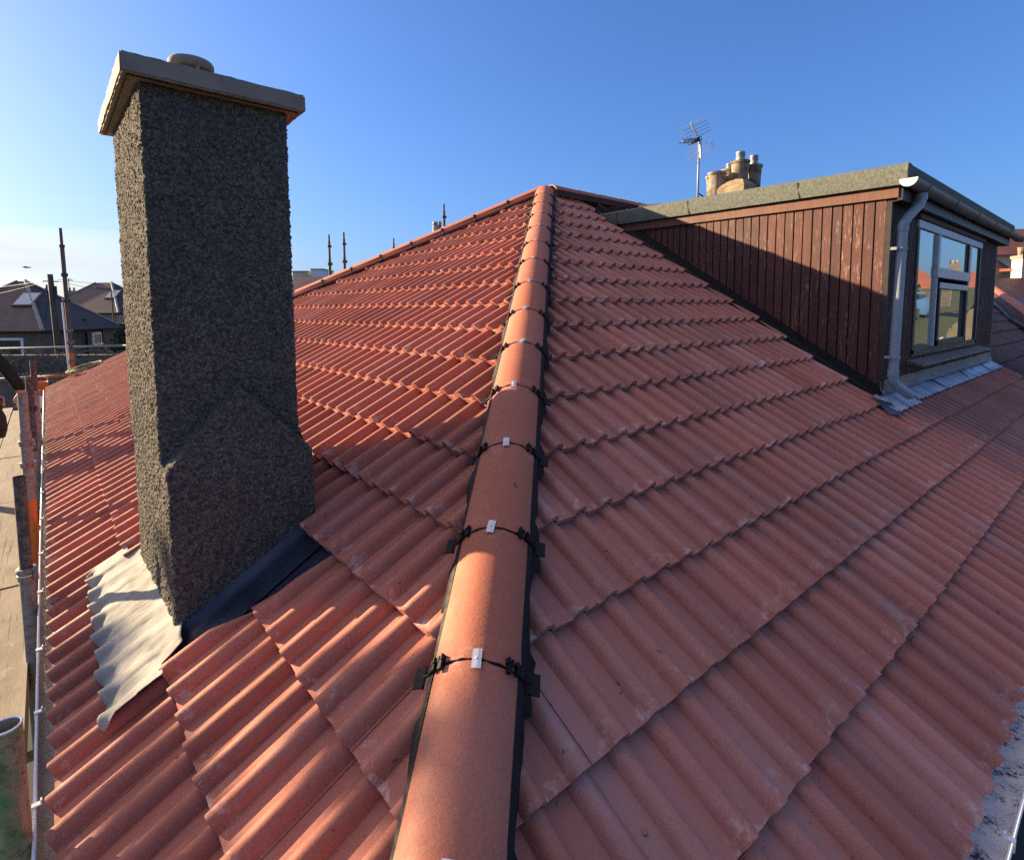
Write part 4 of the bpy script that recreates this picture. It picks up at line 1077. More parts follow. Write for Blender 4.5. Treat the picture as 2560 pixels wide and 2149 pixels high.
def pot(x, y, z, r, h, cowl=None, sc=1):
    b = MB(); b.lathe([(r*.92, -.1), (r*.90, h*.1), (r*.93, h*.5), (r, h*.86), (r*1.12, h*.9), (r*1.12, h), (r*.86, h), (r*.84, h*.4)], (x, y, z), 20)
    p = b.build('chimney_pot', M['pot'], stk, True); p.data.set_sharp_from_angle(angle=R(40))
    if cowl:
        b = MB(); rc = r*.52; pr = [(rc, 0), (rc, cowl*.45)]
        for k in range(4):
            zz_ = cowl*(.5+.11*k); pr += [(rc*.84, zz_), (rc*.84, zz_+cowl*.045), (rc*1.03, zz_+cowl*.05), (rc*1.03, zz_+cowl*.10)]
        pr += [(rc, cowl), (0, cowl*1.02)]
        b.lathe(pr, (x, y, z+h-.02), 18); b.build('flue_cowl', M['pvc'], p)
pot(10.62, 5.18, 4.08, .165, .40, .20)
pot(10.43, 5.55, 3.92, .165, .38); pot(10.62, 5.72, 3.92, .16, .37)
pot(10.97, 5.08, 4.02, .15, .42, .21); pot(10.82, 5.50, 4.02, .15, .40, .13)
aer = thing('tv_aerial', 'television aerial with angled reflector rods on a pale mast behind the dormer', 'aerial', (9.3, 5.3, 3.3))
mx, my = 9.32, 5.31
b = MB(); b.tube([(mx, my, 3.3), (mx+.01, my, 4.72)], .020, 10); b.build('mast', M['pvc'], aer, True)
lat = np.array([.76, -.65, 0]); fw = np.array([-.70, -.10, -.17]); fw /= np.linalg.norm(fw); up = np.array([0, 0, 1.])
rod = np.cross(fw, up); rod /= np.linalg.norm(rod); rod = rod*.96+np.array([0, 0, -.22]); rod /= np.linalg.norm(rod)
upv = np.cross(rod, fw); upv = upv if upv[2] > 0 else -upv
hd = np.array([mx+.01, my, 4.66])
b = MB(); b.tube([hd-fw*.10, hd+fw*.74], .012, 8); b.build('boom', M['alu'], aer)
b = MB()
for k in range(5): b.tube([hd+fw*(.30+.095*k)-rod*.10, hd+fw*(.30+.095*k)+rod*.10], .004, 6)
for k in range(5): b.tube([hd+fw*(.30+.095*k)-upv*.055, hd+fw*(.30+.095*k)+upv*.055], .006, 6)
b.build('director', M['black'], aer)
b = MB()
b.obox(hd+fw*.17, fw*.05, rod*.06, upv*.03); b.tube([hd+fw*.2-rod*.13+upv*.03, hd+fw*.2+rod*.13+upv*.03, hd+fw*.2+rod*.13-upv*.03, hd+fw*.2-rod*.13-upv*.03, hd+fw*.2-rod*.13+upv*.03], .006, 6); b.build('dipole', M['black'], aer)
for sg in (1, -1):
    arm = upv*sg*.9+fw*.45; arm /= np.linalg.norm(arm); b = MB(); b.tube([hd-fw*.02, hd-fw*.02+arm*.36], .017, 8)
    ro = b.build('reflector_arm', M['alu'], aer)
    b = MB()
    for k in range(5): q = hd-fw*.02+arm*(.09+.065*k); b.tube([q-rod*.26, q+rod*.26], .0045, 6)
    b.build('reflector_rod', M['tube'], ro)
b = MB(); b.tube([hd-fw*.08, hd-fw*.10-up*.10, hd-up*.2+fw*-.02], .006, 6); b.build('aerial_lead', M['black'], aer)
b = MB(); b.tube([(mx, my, 3.62), (9.75, 5.3, 3.60), (10.3, 5.3, 3.72)], .022, 8); b.tube([(mx, my, 3.72), (9.7, 5.3, 3.64)], .012, 6); b.build('mast_bracket', M['black'], aer)

# ------------------------------------------------------------------ scaffold
def scaffold_pole(label, x, y, segs_, collars=(), group='scaffold poles', lean=(0, 0)):
    z0 = min(s[0] for s in segs_)
    p = thing('scaffold_pole', label, 'scaffold pole', (x, y, z0), group)
    at_ = lambda z: (x+lean[0]*(z-z0), y+lean[1]*(z-z0), z)
    for a, b_, r_, m in segs_:
        q = MB(); n = 20; V = []
        A, B = at_(a), at_(b_)
        q.tube([A, B], r_, n, cap=False)
        q.tube([at_(b_), at_(b_)], [r_, r_*.84], n, cap=False); q.tube([B, at_(b_-.25)], [r_*.84, r_*.84], n, cap=False)
        t = q.build('tube', M[m], p, True); t.data.set_sharp_from_angle(angle=R(50))
    if 'green' in label:
        q = MB(); q.tube([(x+math.cos(a)*.0385, y+math.sin(a)*.0385, segs_[0][1]) for a in np.linspace(0, 2*math.pi, 29)], .0035, 6, cap=False); q.build('cut_rim', M['white'], p, True)
    for z, r_, h, m in collars:
        q = MB(); c = at_(z)
        q.lathe([(r_*.7, -h), (r_, -h*.8), (r_, h*.4), (r_*1.12, h*.5), (r_*1.12, h), (r_*.75, h)], c, 18)
        q.obox((c[0]+r_*.9, c[1]-r_*.6, c[2]), (.012, 0, 0), (0, .016, 0), (0, 0, h*.8)); q.build('coupler', M[m], p, True)
    return p
scaffold_pole('open topped thick pole smeared with green, nearest of the scaffold poles', -.098, 1.85, [(-2.7, .372, .041, 'tubegreen')], group='scaffold poles along the left eave')
scaffold_pole('blackened stub of scaffold pole in a grey collar, next beyond the green smeared pole', -.092, 3.58, [(-2.7, .18, .034, 'tube'), (.10, .715, .027, 'tubedark')], [(.18, .040, .035, 'tube')], 'scaffold poles along the left eave')
scaffold_pole('wide grey scaffold pole with two flanges, just in front of the leaning worker', -.098, 5.06, [(-2.7, -.30, .030, 'tube'), (-.30, .20, .031, 'tubeorange'), (.20, .35, .030, 'tube'), (.30, .70, .034, 'tube'), (.66, .99, .029, 'tube')], [(.62, .042, .02, 'tube'), (.46, .044, .02, 'tube')], 'scaffold poles along the left eave')
scaffold_pole('purplish rusty scaffold pole left of a taller dark one', -.092, 6.65, [(-2.7, .30, .027, 'tube'), (.25, .97, .028, 'tubedark')], [(.66, .040, .025, 'tubedark'), (.30, .04, .025, 'tube')], 'scaffold poles along the left eave')
scaffold_pole('dark slim scaffold pole, tallest of those along the left gutter', -.082, 8.35, [(-2.7, .62, .034, 'tube'), (.55, 1.01, .030, 'tubedark')], [(.62, .042, .03, 'tube')], 'scaffold poles along the left eave')
tp_ = scaffold_pole('tall doubled scaffold pole with orange foot and rusty top, left of the chimney', .60, 19.7, [(-2.7, -.38, .05, 'tube'), (-.38, .42, .062, 'tubeorange'), (.42, 1.85, .054, 'tubered'), (1.85, 3.45, .052, 'tubedark'), (3.45, 3.92, .036, 'tubedark')], [(2.62, .075, .05, 'tubedark'), (1.9, .085, .05, 'tubedark'), (1.05, .08, .04, 'tube'), (.72, .08, .04, 'tube'), (.2, .08, .04, 'tube'), (3.42, .06, .04, 'tubedark')], lean=(-.012, 0))
q = MB(); q.tube([(.49, 19.68, -.35), (.44, 19.68, 1.85)], .022, 8); q.build('brace_tube', M['white'], tp_)
for lb, x, y, zt, r_ in (('rusty scaffold pole top beyond the roof, left of a close pair', 5.72, 13.6, 3.54, .030), ('rusty scaffold pole top beyond the roof, right of a close pair', 6.01, 13.35, 3.60, .030), ('short pale scaffold pole top beyond the middle of the sloping hip', 8.46, 15.25, 3.84, .03), ('rusty scaffold pole top beside the two flue pipes', 7.44, 10.87, 4.11, .026)):
    scaffold_pole(lb, x, y, [(-2.7, zt-.62, .034, 'tube' if 'short' in lb else 'tubedark'), (zt-.62, zt-.16, .030, 'tubered'), (zt-.16, zt, .022, 'tubedark')], [(zt-.75, .05, .04, 'tubedark'), (zt-.30, .040, .03, 'tubedark')], 'scaffold poles beyond the roof')
def rail(label, a, b_, r_, m, extra=None):
    p = thing('scaffold_rail', label, 'scaffold rail', tuple((np.array(a)+np.array(b_))/2), 'scaffold rails')
    q = MB(); q.tube([a, b_], r_, 12); q.build('tube', M[m], p, True)
    if extra:
        q = MB(); q.tube([extra[0], extra[1]], r_*1.06, 12); q.build('sleeve', M[extra[2]], p, True)
rail('long pale scaffold rail crossing in front of the slate bungalow', (-3.0, 23.3, .46), (4.2, 17.3, .66), .032, 'tube', ((1.75, 19.34, .592), (2.5, 18.72, .613), 'tube'))
rail('lower scaffold rail with an orange half, beside the tall pole', (-2.2, 21.7, -.36), (1.5, 18.5, -.12), .034, 'tube', ((-.38, 20.12, -.24), (.56, 19.31, -.18), 'tubeorange'))
k = 0
boards = []
for row in range(6):
    for colm in range(2):
        x0 = -.98+.43*colm; y0 = .2+2.42*row+(.5 if colm == 0 else 0)
        lb = 'weathered plywood scaffold sheet in the %s row beside the left gutter' % ('outer' if colm == 0 else 'inner')
        o_ = MB().box((x0, y0, -.445+.004*((row+colm) % 2)), (x0+.415, y0+2.40, -.420+.004*((row+colm) % 2))).build('scaffold_board', M['ply'], None, origin=(x0+.2, y0+1.2, -.43))
        bevel(o_, .003)
        tag(o_, lb, 'scaffold board', 'plywood sheets of the scaffold deck, %s row' % ('outer' if colm == 0 else 'inner'))
        k += 1
for y in (.6, 3.0, 5.4, 7.8, 10.2, 12.6):
    q = thing('scaffold_rail', 'scaffold tube carrying the plywood deck from below', 'scaffold rail', (-.5, y, -.48), 'deck bearers'); m = MB(); m.tube([(-1.2, y, -.475), (.2, y, -.475)], .024, 10); m.build('tube', M['tube'], q, True)
tb = MB().box((-.137, .4, -.46), (-.118, 13.5, -.30)).build('toe_board', M['plank'], None, origin=(-.13, 7, -.38)); tag(tb, 'narrow dark edge plank between plywood deck and left gutter', 'plank')
# clutter at the far corner of the eave
rp = MB(); rr = random.Random(3)
pts = []
for i in range(90):
    a = i*.62; r_ = .13+.05*rr.random(); pts.append((.62+.9*r_*math.cos(a)*1.9, 13.9+r_*math.sin(a)*2.5, .40+.05+.03*rr.random()+.45*r_*math.cos(a)*1.2))
rp.tube(pts, .016, 6); ro_ = rp.build('coiled_rope', M['rope'], None, True, origin=(.62, 13.9, .40)); tag(ro_, 'loose coil of green rope on the far tile corner', 'rope')
bk_ = thing('bucket', 'orange bucket at the far end of the left gutter', 'bucket', (-.12, 14.9, -.42))
q = MB(); q.lathe([(.0, 0), (.12, 0), (.15, .26), (.16, .26), (.16, .28), (.145, .28), (.115, .02), (0, .02)], (-.12, 14.9, -.16), 20); q.build('tub', M['orange'], bk_, True)
q = MB(); q.tube([(-.27, 14.9, .1), (-.25, 14.9, .2), (-.12, 14.9, .26), (.01, 14.9, .2), (.03, 14.9, .1)], .006, 6); q.build('handle', M['white'], bk_)
q = MB(); q.lathe([(0, -.26), (.2, -.26), (.2, 0), (0, 0)], (-.12, 14.9, -.16), 16); q.build('stand', M['white'], bk_)

# ------------------------------------------------------------------ street furniture, garden, bird
tpole = thing('telegraph_pole', 'dark wooden telegraph pole in front of the slate bungalow', 'telegraph pole', (.34, 36.6, -2.7))
q = MB(); q.tube([(.55, 36.6, -2.7), (.36, 36.6, 3.52)], [.17, .12], 12); q.build('post', M['wood'], tpole, True)
q = MB(); q.box((.16, 36.44, 2.35), (.24, 36.6, 2.98)); q.box((.48, 36.44, 2.28), (.60, 36.6, 2.92)); q.build('junction_box', M['cable'], tpole)
q = MB(); q.tube([(.05, 36.6, 3.16), (.70, 36.6, 3.16)], .03, 6); q.tube([(.25, 36.5, 2.3), (.02, 36.4, 1.2)], .025, 6); q.build('cross_arm', M['cable'], tpole)
def wire(label, a, b_, sag):
    a, b_ = np.array(a), np.array(b_); q = MB()
    q.tube([a+(b_-a)*t-np.array([0, 0, sag*4*t*(1-t)]) for t in np.linspace(0, 1, 24)], .010, 5)
    o = q.build('overhead_wire', M['cable'], None, origin=tuple(a)); tag(o, label, 'wire', 'overhead wires from the telegraph pole')
wire('overhead wire leaving the telegraph pole to the left, upper', (.10, 36.6, 3.18), (-9, 55, 3.6), .5)
wire('overhead wire leaving the telegraph pole to the left, lower', (.10, 36.6, 3.12), (-7, 47, 2.2), .4)
wire('overhead wire running right from the telegraph pole behind the tall scaffold pole, lower', (.66, 36.6, 3.18), (9, 50, 3.2), .45)
wire('overhead wire running right from the telegraph pole behind the tall scaffold pole, upper', (.66, 36.6, 3.26), (11, 54, 4.2), .35)
sp = thing('street_lamp', 'thin grey street lamp between the two slate bungalows', 'street lamp', (4.2, 52.5, -2.7))
q = MB(); q.tube([(4.2, 52.5, -2.7), (4.05, 52.5, 3.35)], [.08, .045], 8); q.build('post', M['tubedark'], sp); q = MB(); q.tube([(4.05, 52.5, 3.3), (3.1, 52.5, 3.45)], .05, 6); q.build('lamp_head', M['tubedark'], sp)
sp = thing('tv_aerial', 'tiny far aerial on the skyline between the bungalows', 'aerial', (2.6, 90.8, 3.2))
q = MB(); q.tube([(2.6, 90.8, 3.2), (2.6, 90.8, 5.9)], .05, 6); q.build('mast', M['tubedark'], sp)
q = MB(); q.tube([(2.1, 90.8, 5.7), (3.1, 90.8, 5.7)], .04, 6); q.tube([(2.3, 90.8, 5.9), (2.9, 90.8, 5.85)], .03, 6); q.build('cross_rod', M['tubedark'], sp)
bd = thing('bird', 'small dark bird gliding low in the sky at far left', 'bird', (-1.22, 80.5, 6.5))
V = []; F = []
prof_ = [(-.28, .02), (-.2, .05), (0, .075), (.18, .06), (.28, .03), (.33, .01)]
q = MB(); q.tube([(-1.22+a, 80.5, 6.5) for a, r_ in prof_], [r_ for a, r_ in prof_], 8); q.build('body', M['cable'], bd, True)
for sg in (-1, 1):
    q = MB(); q.prism([(-1.22-.08, 80.5, 6.52), (-1.22+.10, 80.5, 6.52), (-1.22+.12*1+sg*.12, 80.5+sg*.25, 6.60), (-1.22+sg*.42, 80.5+sg*.6, 6.50), (-1.22-.02+sg*.14, 80.5+sg*.25, 6.585)], (0, 0, .015)); q.build('wing', M['cable'], bd)
# garden wall covered with bare climber, slatted fence in front
gwl = thing('garden_wall', 'dark stone garden wall matted with bare climbing stems, in front of the slate bungalow', 'wall', (1.5, 33, -2.7))
wa, wb = np.array([-4.0, 37.3, 0]), np.array([7.0, 28.2, 0]); wd = (wb-wa)/np.linalg.norm(wb-wa); wn_ = np.array([-wd[1], wd[0], 0]); wn_ = -wn_ if wn_[1] > 0 else wn_
q = MB(); q.obox((wa+wb)/2+np.array([0, 0, -1.6]), (wb-wa)/2, wn_*.15, (0, 0, 1.15)); q.build('masonry', M['stone'], gwl)
q = MB(); rr = random.Random(12)
for i in range(420):
    p = wa+(wb-wa)*rr.random()+wn_*(.18+.25*rr.random())+np.array([0, 0, -1.5+1.25*rr.random()]); pts = [p]; dd = np.array([rr.gauss(0, 1), rr.gauss(0, .3), rr.gauss(0, .7)])
    for k in range(5):
        dd = dd+np.array([rr.gauss(0, .8), rr.gauss(0, .2), rr.gauss(-.1, .7)]); pts.append(pts[-1]+dd/np.linalg.norm(dd)*.16)
    q.tube(pts, [.02, .018, .016, .013, .010, .006], 4, cap=False)
q.build('climber_stem', M['twig'], gwl)['kind'] = 'stuff'
fen = thing('slatted_fence', 'low weathered fence of upright slats below the climber covered wall', 'fence', (.5, 27, -2.7))
fa, fb = np.array([-2.6, 29.8, 0]), np.array([5.2, 23.2, 0]); fd = (fb-fa)/np.linalg.norm(fb-fa); q = MB()
for i in range(60):
    p = fa+(fb-fa)*i/59; q.obox(p+np.array([0, 0, -1.75+.03*float(hsh(i, 3))]), fd*.062, np.array([fd[1], -fd[0], 0])*.012, (0, 0, .92+.04*float(hsh(i, 8))))
q.build('slat_panel', M['fence'], fen)
q = MB()
for z in (-1.15, -2.2): q.obox((fa+fb)/2+np.array([0, .05, z]), (fb-fa)/2, (0, .025, 0), (0, 0, .05))
q.build('fence_rail', M['fence'], fen)
def leafy(name, label, cat, base, H, blobs, m, n, ls, seed, trunk=.06, group=None, bark='bark'):
    t = thing(name, label, cat, base, group); rr = np.random.default_rng(seed)
    q = MB(); b0 = np.array(base, float)
    q.tube([b0, b0+np.array([.03, 0, H*.4]), b0+np.array([0, .03, H*.85])], [trunk, trunk*.7, trunk*.2], 8)
    for c, r_ in blobs:
        c = np.array(c); q.tube([b0+np.array([0, 0, max(.2, (c[2]-b0[2])*.55)]), (b0*[1, 1, 0]+np.array([0, 0, c[2]-.1])+c)/2, c], [trunk*.35, trunk*.22, .006], 5)
    q.build('trunk', M[bark], t)
    V = []; F = []
    w = np.array([np.prod(r_) for c, r_ in blobs]); w = w/w.sum(); k = 0
    for bi, (c, r_) in enumerate(blobs):
        nn = int(n*w[bi]); d = rr.normal(size=(nn, 3)); d /= np.linalg.norm(d, axis=1)[:, None]; rad = rr.random(nn)**.45
        P = np.array(c)+d*rad[:, None]*np.array(r_)
        A = rr.normal(size=(nn, 3)); A /= np.linalg.norm(A, axis=1)[:, None]; B = np.cross(A, rr.normal(size=(nn, 3))); B /= np.linalg.norm(B, axis=1)[:, None]
        s = ls*(.6+.8*rr.random(nn))[:, None]
        for p, a, b_ in zip(P, A*s, B*s*.5):
            V += [p-a, p+b_, p+a, p-b_]; F.append((k, k+1, k+2, k+3)); k += 4
    mesh('crown', V, F, M[m], t)
    return t
leafy('conifer', 'dark green conifer bush beside the chimney, in front of the far bungalows', 'bush', (4.35, 43.2, -2.7), 3.9, [((4.35, 43.2, -.7), (1.3, 1.3, 1.4)), ((4.25, 43.2, .25), (.85, .85, .8)), ((4.2, 43.2, .8), (.45, .45, .5)), ((3.9, 43, .1), (.6, .6, .4))], 'conif', 3800, .10, 4)
leafy('young_tree', 'slim young tree standing by the street left of the house', 'tree', (-5.78, 12.31, -2.7), 7.3, [((-6.46, 11.98, 3.12), (0.27599999999999997, 0.27599999999999997, 0.19)), ((-6.24, 12.20, 3.82), (0.299, 0.299, 0.21)), ((-6.00, 12.38, 3.17), (0.253, 0.253, 0.18)), ((-5.87, 12.56, 3.72), (0.253, 0.253, 0.18)), ((-5.64, 12.56, 4.17), (0.27599999999999997, 0.27599999999999997, 0.19)), ((-5.57, 12.73, 3.37), (0.27599999999999997, 0.27599999999999997, 0.19)), ((-6.45, 11.58, 3.97), (0.253, 0.253, 0.18)), ((-5.77, 12.29, 4.42), (0.27599999999999997, 0.27599999999999997, 0.19)), ((-6.35, 12.28, 4.47), (0.22999999999999998, 0.22999999999999998, 0.16)), ((-5.30, 12.71, 3.82), (0.184, 0.184, 0.13))], 'leaf', 800, .085, 9)
for lb, x, y in (('bare bushy crown on the skyline right of the far aerial', 5.0, 84.0),):
    leafy('far_tree', lb, 'tree', (x, y, -2.7), 6.3, [((x, y, 3.4), (1.2, 1.2, .9)), ((x-.8, y, 2.9), (.9, .9, .7))], 'twig', 700, .16, 3, .15)
# twin flues beyond the roof
fs_ = thing('flue_stack', 'pale capped flue pipe with a thinner one beside it beyond the roof', 'flue', (7.35, 11.0, -2.7))
q = MB(); q.box((7.05, 10.85, -2.7), (7.7, 11.35, 2.6)); q.build('stack', M['harl'], fs_)
q = MB(); q.lathe([(.075, 0), (.075, 1.0), (.062, 1.0), (.062, 1.02), (.066, 1.02), (.066, 1.09), (.0, 1.10)], (7.262, 10.98, 2.6), 16); q.build('flue_pipe', M['pvc'], fs_, True)
q = MB(); q.lathe([(.038, 0), (.038, 1.0), (.045, 1.0), (.045, 1.12), (0, 1.13)], (7.42, 11.03, 2.6), 14); q.build('flue_pipe', M['tube'], fs_, True)

# ------------------------------------------------------------------ what the dormer window looks out on
gable_house('red roofed white house across the street, mirrored in the dormer window', (47, -13.5), (53, -7.5), 7, 3.0, 4.7, -2.7, M['redroof'], M['whitewall'], 1)
gable_house('second red roofed house across the street, mirrored in the dormer window', (70, -11), (72, -4), 8, 3.4, 5.4, -2.7, M['redroof'], M['harldark'], 1)
wll = MB().box((38, -9.5, 1.2), (38.3, -4.5, 2.6)).build('garden_wall', M['stone'], None, origin=(38, -7, 1.2)); tag(wll, 'low stone garden wall on the grass bank', 'wall')
for lb, x, y, s_, zb in (('round green shrub low on the grass bank', 22, -3.9, .8, -1.6), ('taller green shrub half way up the grass bank', 29, -5.2, 1.2, -.2), ('wide green shrub by the low stone garden wall on the bank', 36.5, -6.6, 1.0, 1.2)):
    leafy('shrub', lb, 'shrub', (x, y, zb), 2.2*s_, [((x, y, zb+.9*s_), (1.1*s_, 1.0*s_, .9*s_)), ((x+.5, y+.3, zb+1.5*s_), (.7*s_, .7*s_, .6*s_))], 'leaf', 900, .16, int(x))
bnk = [(15.5, -3.0, -2.69), (15.5, -60, -2.69), (44, -60, 2.9), (44, -3.6, 2.9), (140, -60, 4.0), (140, -5, 4.0)]
tag(mesh('grass_bank', bnk, [(0, 3, 2, 1), (3, 5, 4, 2)], M['grass']), kind='structure')
car = thing('parked_car', 'blue car parked across the street', 'car', (34, -5.6, .95))
def carbody():
    sec = [(-2.05, .35, .62, .62), (-1.95, .28, .80, .80), (-1.1, .25, .88, .92), (-.7, .25, .90, 1.36), (.6, .25, .92, 1.42), (1.35, .25, .90, .98), (1.95, .28, .82, .84), (2.05, .38, .62, .64)]
    V = []; F = []
    for x, z0, hw, z1 in sec:
        zb = min(.85, z1-.02)
        for yy, zz_ in ((-hw, z0), (-hw, zb), (-hw*.78, z1), (hw*.78, z1), (hw, zb), (hw, z0)): V.append((34+x*.85, -5.6+yy*.9, 1.05+zz_))
    for i in range(len(sec)-1):
        for j in range(5): F.append((i*6+j, i*6+j+1, (i+1)*6+j+1, (i+1)*6+j))
        F.append((i*6+5, i*6, (i+1)*6, (i+1)*6+5))
    F.append(tuple(range(6))[::-1]); F.append(tuple(range(len(V)-6, len(V)))); return V, F
V, F = carbody(); mesh('body', V, F, M['carblue'], car, True).data.set_sharp_from_angle(angle=R(40))
q = MB()
for sg in (-1, 1): q.obox((34-.05, -5.6+sg*.735, 1.05+1.13), (.62, 0, 0), (0, .012, 0), (0, 0, .15))
q.build('side_window', M['glassdark'], car)
for x in (-1.15, 1.15):
    for sg in (-1, 1):
        q = MB(); q.tube([(34+x, -5.6+sg*.70, 1.34), (34+x, -5.6+sg*.86, 1.34)], .29, 16); q.build('wheel', M['tyre'], car)

# ------------------------------------------------------------------ the worker at the left edge
def skinned(name, verts, edges, radii, parent, matf, root=0, sub=1):
    me = bpy.data.meshes.new(name); og = Vector(ORIG[parent]); me.from_pydata([tuple(Vector(v)-og) for v in verts], edges, []); me.update()
    o = bpy.data.objects.new(name, me); COL.objects.link(o)
    sk = o.modifiers.new('skin', 'SKIN'); sk.use_smooth_shade = True
    if not me.skin_vertices: me.attributes.new('dummy', 'FLOAT', 'POINT')
    lay = me.skin_vertices[0].data if me.skin_vertices else None
    for i, r_ in enumerate(radii):
        lay[i].radius = (r_, r_) if not isinstance(r_, tuple) else r_
        lay[i].use_root = (i == root)
    ss = o.modifiers.new('sub', 'SUBSURF'); ss.levels = sub; ss.render_levels = sub
    dg_ = bpy.context.evaluated_depsgraph_get(); ev = o.evaluated_get(dg_); m2 = bpy.data.meshes.new_from_object(ev)
    bpy.data.objects.remove(o)
    o = bpy.data.objects.new(name, m2); COL.objects.link(o); o.parent = parent; ORIG[o] = ORIG[parent]
    m2.materials.clear(); names = []
    for p in m2.polygons:
        k = matf(p.center+og)
        if k not in names: names.append(k); m2.materials.append(M[k])
        p.material_index = names.index(k); p.use_smooth = True
    return o
wk = thing('person', 'worker in dark jacket leaning in at the left edge, arm hanging over the plywood deck', 'person', (-.80, 7.95, -.42))
def person():
    J = {}; v = []; e = []; r_ = []
    def add(n, p, rad, par=None):
        J[n] = len(v); v.append(p); r_.append(rad)
        if par is not None: e.append((J[par], J[n]))
    add('pelvis', (-.90, 8.0, .48), (.155, .12)); add('waist', (-.84, 7.98, .68), (.145, .115), 'pelvis'); add('chest', (-.76, 7.96, .92), (.17, .125), 'waist'); add('neckb', (-.70, 7.94, 1.10), (.09, .08), 'chest'); add('neck', (-.665, 7.93, 1.18), .058, 'neckb')
    add('headl', (-.635, 7.92, 1.26), (.075, .085), 'neck'); add('headm', (-.62, 7.915, 1.34), (.082, .098), 'headl'); add('headt', (-.63, 7.915, 1.42), (.065, .075), 'headm')
    # right arm, hanging over the deck and in view
    add('shr', (-.62, 7.82, 1.07), .075, 'neckb'); add('elr', (-.385, 7.84, 1.12), .068, 'shr'); add('fmr', (-.29, 7.85, .95), .066, 'elr'); add('wrr', (-.195, 7.86, .73), .058, 'fmr'); add('wrh', (-.190, 7.86, .70), .030, 'wrr')
    add('palm', (-.192, 7.86, .645), (.036, .024), 'wrh')
    for i, (dx_, dy_, L_) in enumerate(((-.030, -.004, .085), (-.011, -.006, .098), (.009, -.004, .094), (.027, .0, .075))):
        a = (-.192+dx_, 7.86+dy_, .615)
        add('k%d' % i, a, .0105, 'palm'); add('m%d' % i, (a[0]-.004, a[1]-.012, a[2]-L_*.5), .0095, 'k%d' % i); add('t%d' % i, (a[0]-.022, a[1]-.016, a[2]-L_*.92), .008, 'm%d' % i)
    add('th0', (-.232, 7.85, .655), .013, 'palm'); add('th1', (-.252, 7.84, .612), .011, 'th0'); add('th2', (-.246, 7.835, .572), .0095, 'th1')
    # left arm, mostly outside the frame, its hand low by the edge
    add('shl', (-.80, 8.14, 1.05), .075, 'neckb'); add('ell', (-.66, 8.22, .80), .06, 'shl'); add('wrl', (-.455, 8.1, .66), .045, 'ell'); add('pl', (-.40, 8.06, .62), (.04, .028), 'wrl')
    for i, dz in enumerate((.03, .01, -.012, -.03)):
        add('lk%d' % i, (-.37, 8.05, .61+dz*.8), .0105, 'pl'); add('lm%d' % i, (-.345, 8.03, .595+dz), .0095, 'lk%d' % i); add('lt%d' % i, (-.345, 8.01, .565+dz), .008, 'lm%d' % i)
    add('lth', (-.40, 8.02, .585), .012, 'pl'); add('lth1', (-.38, 7.99, .56), .010, 'lth')
    for sd, y in (('r', 7.86), ('l', 8.12)):
        kx = -.60 if sd == 'r' else -.78
        add('hip'+sd, (-.89, y, .42), .105, 'pelvis'); add('kn'+sd, (kx-.06, y, .04), .075, 'hip'+sd); add('an'+sd, (kx-.16, y, -.33), .048, 'kn'+sd); add('ft'+sd, (kx-.05, y, -.385), (.045, .035), 'an'+sd); add('to'+sd, (kx+.05, y, -.392), (.04, .026), 'ft'+sd)
    def mf(p):
        if p.z > 1.17 and p.x > -.75 and abs(p.y-7.92) < .14: return 'hair' if (p.z > 1.37 or p.x < -.66) else 'skin'
        if p.z < -.28: return 'boot'
        if p.z < .50 and p.x < -.55: return 'trouser'
        if p.x > -.30 and p.z < .712 and abs(p.y-7.86) < .08: return 'skin'
        if p.x > -.435 and p.z < .72: return 'skin'
        return 'jacket'
    return skinned('body', v, e, r_, wk, mf, 0, 2)
person()
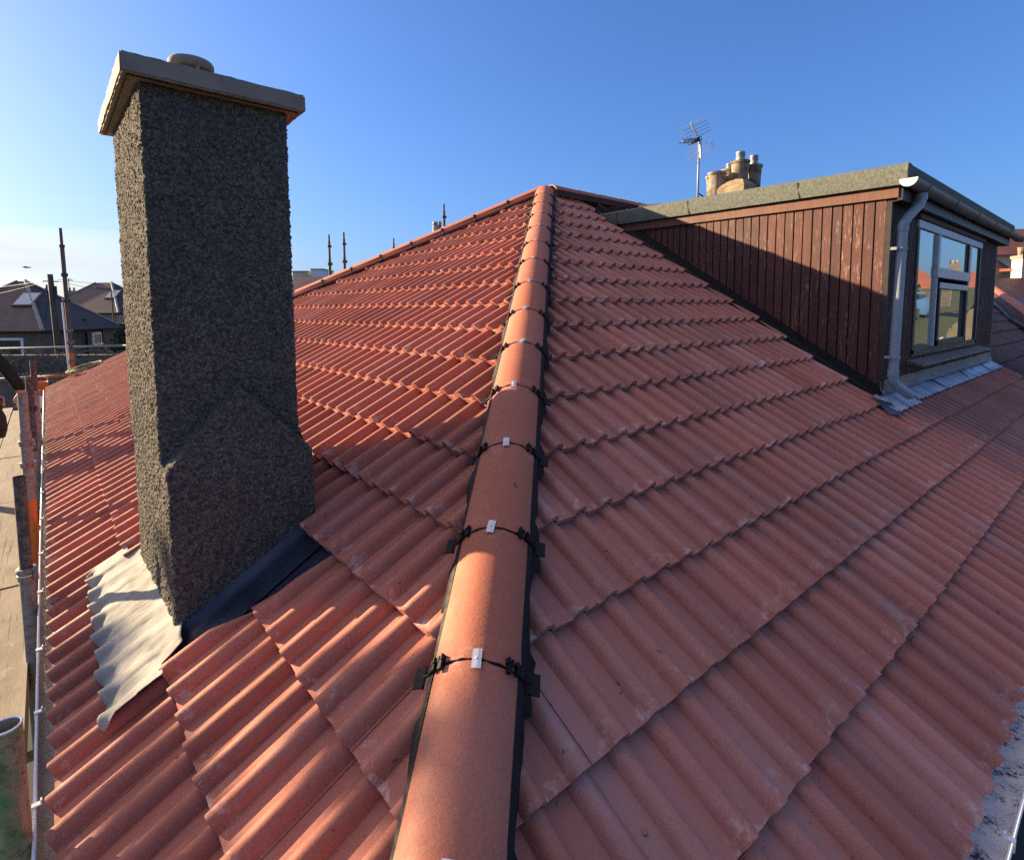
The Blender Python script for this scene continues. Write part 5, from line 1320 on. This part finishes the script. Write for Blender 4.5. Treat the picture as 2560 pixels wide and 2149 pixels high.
# face: eyes, nose, ears on the head
q = MB(); q.obox((-.525, 7.905, 1.325), (.018, 0, -.004), (0, .012, 0), (.004, 0, .022)); q.build('nose', M['skin'], wk, True)
for sg in (-1, 1):
    q = MB(); q.lathe([(0, -.01), (.008, -.006), (.010, 0), (.008, .006), (0, .01)], (-.545, 7.912+sg*.034, 1.345), 8); q.build('eye', M['white'], wk, True)
    q = MB(); q.obox((-.625, 7.915+sg*.10, 1.325), (.018, 0, .004), (0, .008, 0), (-.006, 0, .03)); q.build('ear', M['skin'], wk, True)
bg_ = thing('tool_bag', 'dark tool bag held low by the worker at the left edge', 'bag', (-.40, 7.95, .1))
q = MB()
q.lathe([(0, 0), (.07, .01), (.095, .10), (.09, .24), (.055, .34), (.0, .36)], (-.425, 8.0, .18), 14); q.build('pouch', M['trouser'], bg_, True)
q = MB(); q.tube([(-.47, 8.0, .5), (-.44, 8.0, .62), (-.38, 8.02, .63), (-.37, 8.0, .5)], .012, 6); q.build('strap', M['boot'], bg_)

# crumbs of mortar lying in the pans of the front slope
rr = random.Random(21)
for i, (x, sd, r_) in enumerate(((1.20, .56, .008), (1.055, .72, .005), (1.93, .62, .005), (2.06, 1.22, .005), (2.21, .95, .004), (1.37, 1.02, .004), (2.85, .80, .006), (1.53, .20, .005))):
    t_ = math.floor((x-PHR)/.16)*.16+PHR+.035; k_i = 0 if sd < E0 else int((sd-E0)//GAUGE)+1
    s0 = 0 if k_i == 0 else E0+(k_i-1)*GAUGE; s1 = E0+k_i*GAUGE
    c = wR(np.array([t_]), np.array([sd]), np.array([.028*(1-(sd-s0)/(s1-s0))+r_*.45]))[0]
    bm = bmesh.new(); bmesh.ops.create_icosphere(bm, subdivisions=2, radius=r_)
    for v in bm.verts: v.co = Vector((v.co.x*rr.uniform(.8, 1.25), v.co.y*rr.uniform(.7, 1.1), v.co.z*.7))
    me = bpy.data.meshes.new('mortar_crumb'); bm.to_mesh(me); bm.free(); me.materials.append(M['conc'])
    o = bpy.data.objects.new('mortar_crumb', me); COL.objects.link(o); o.location = c; ORIG[o] = c
    tag(o, 'small grey crumb of mortar lying in a pan of the front roof slope', 'mortar crumb', 'crumbs of mortar on the tiles')
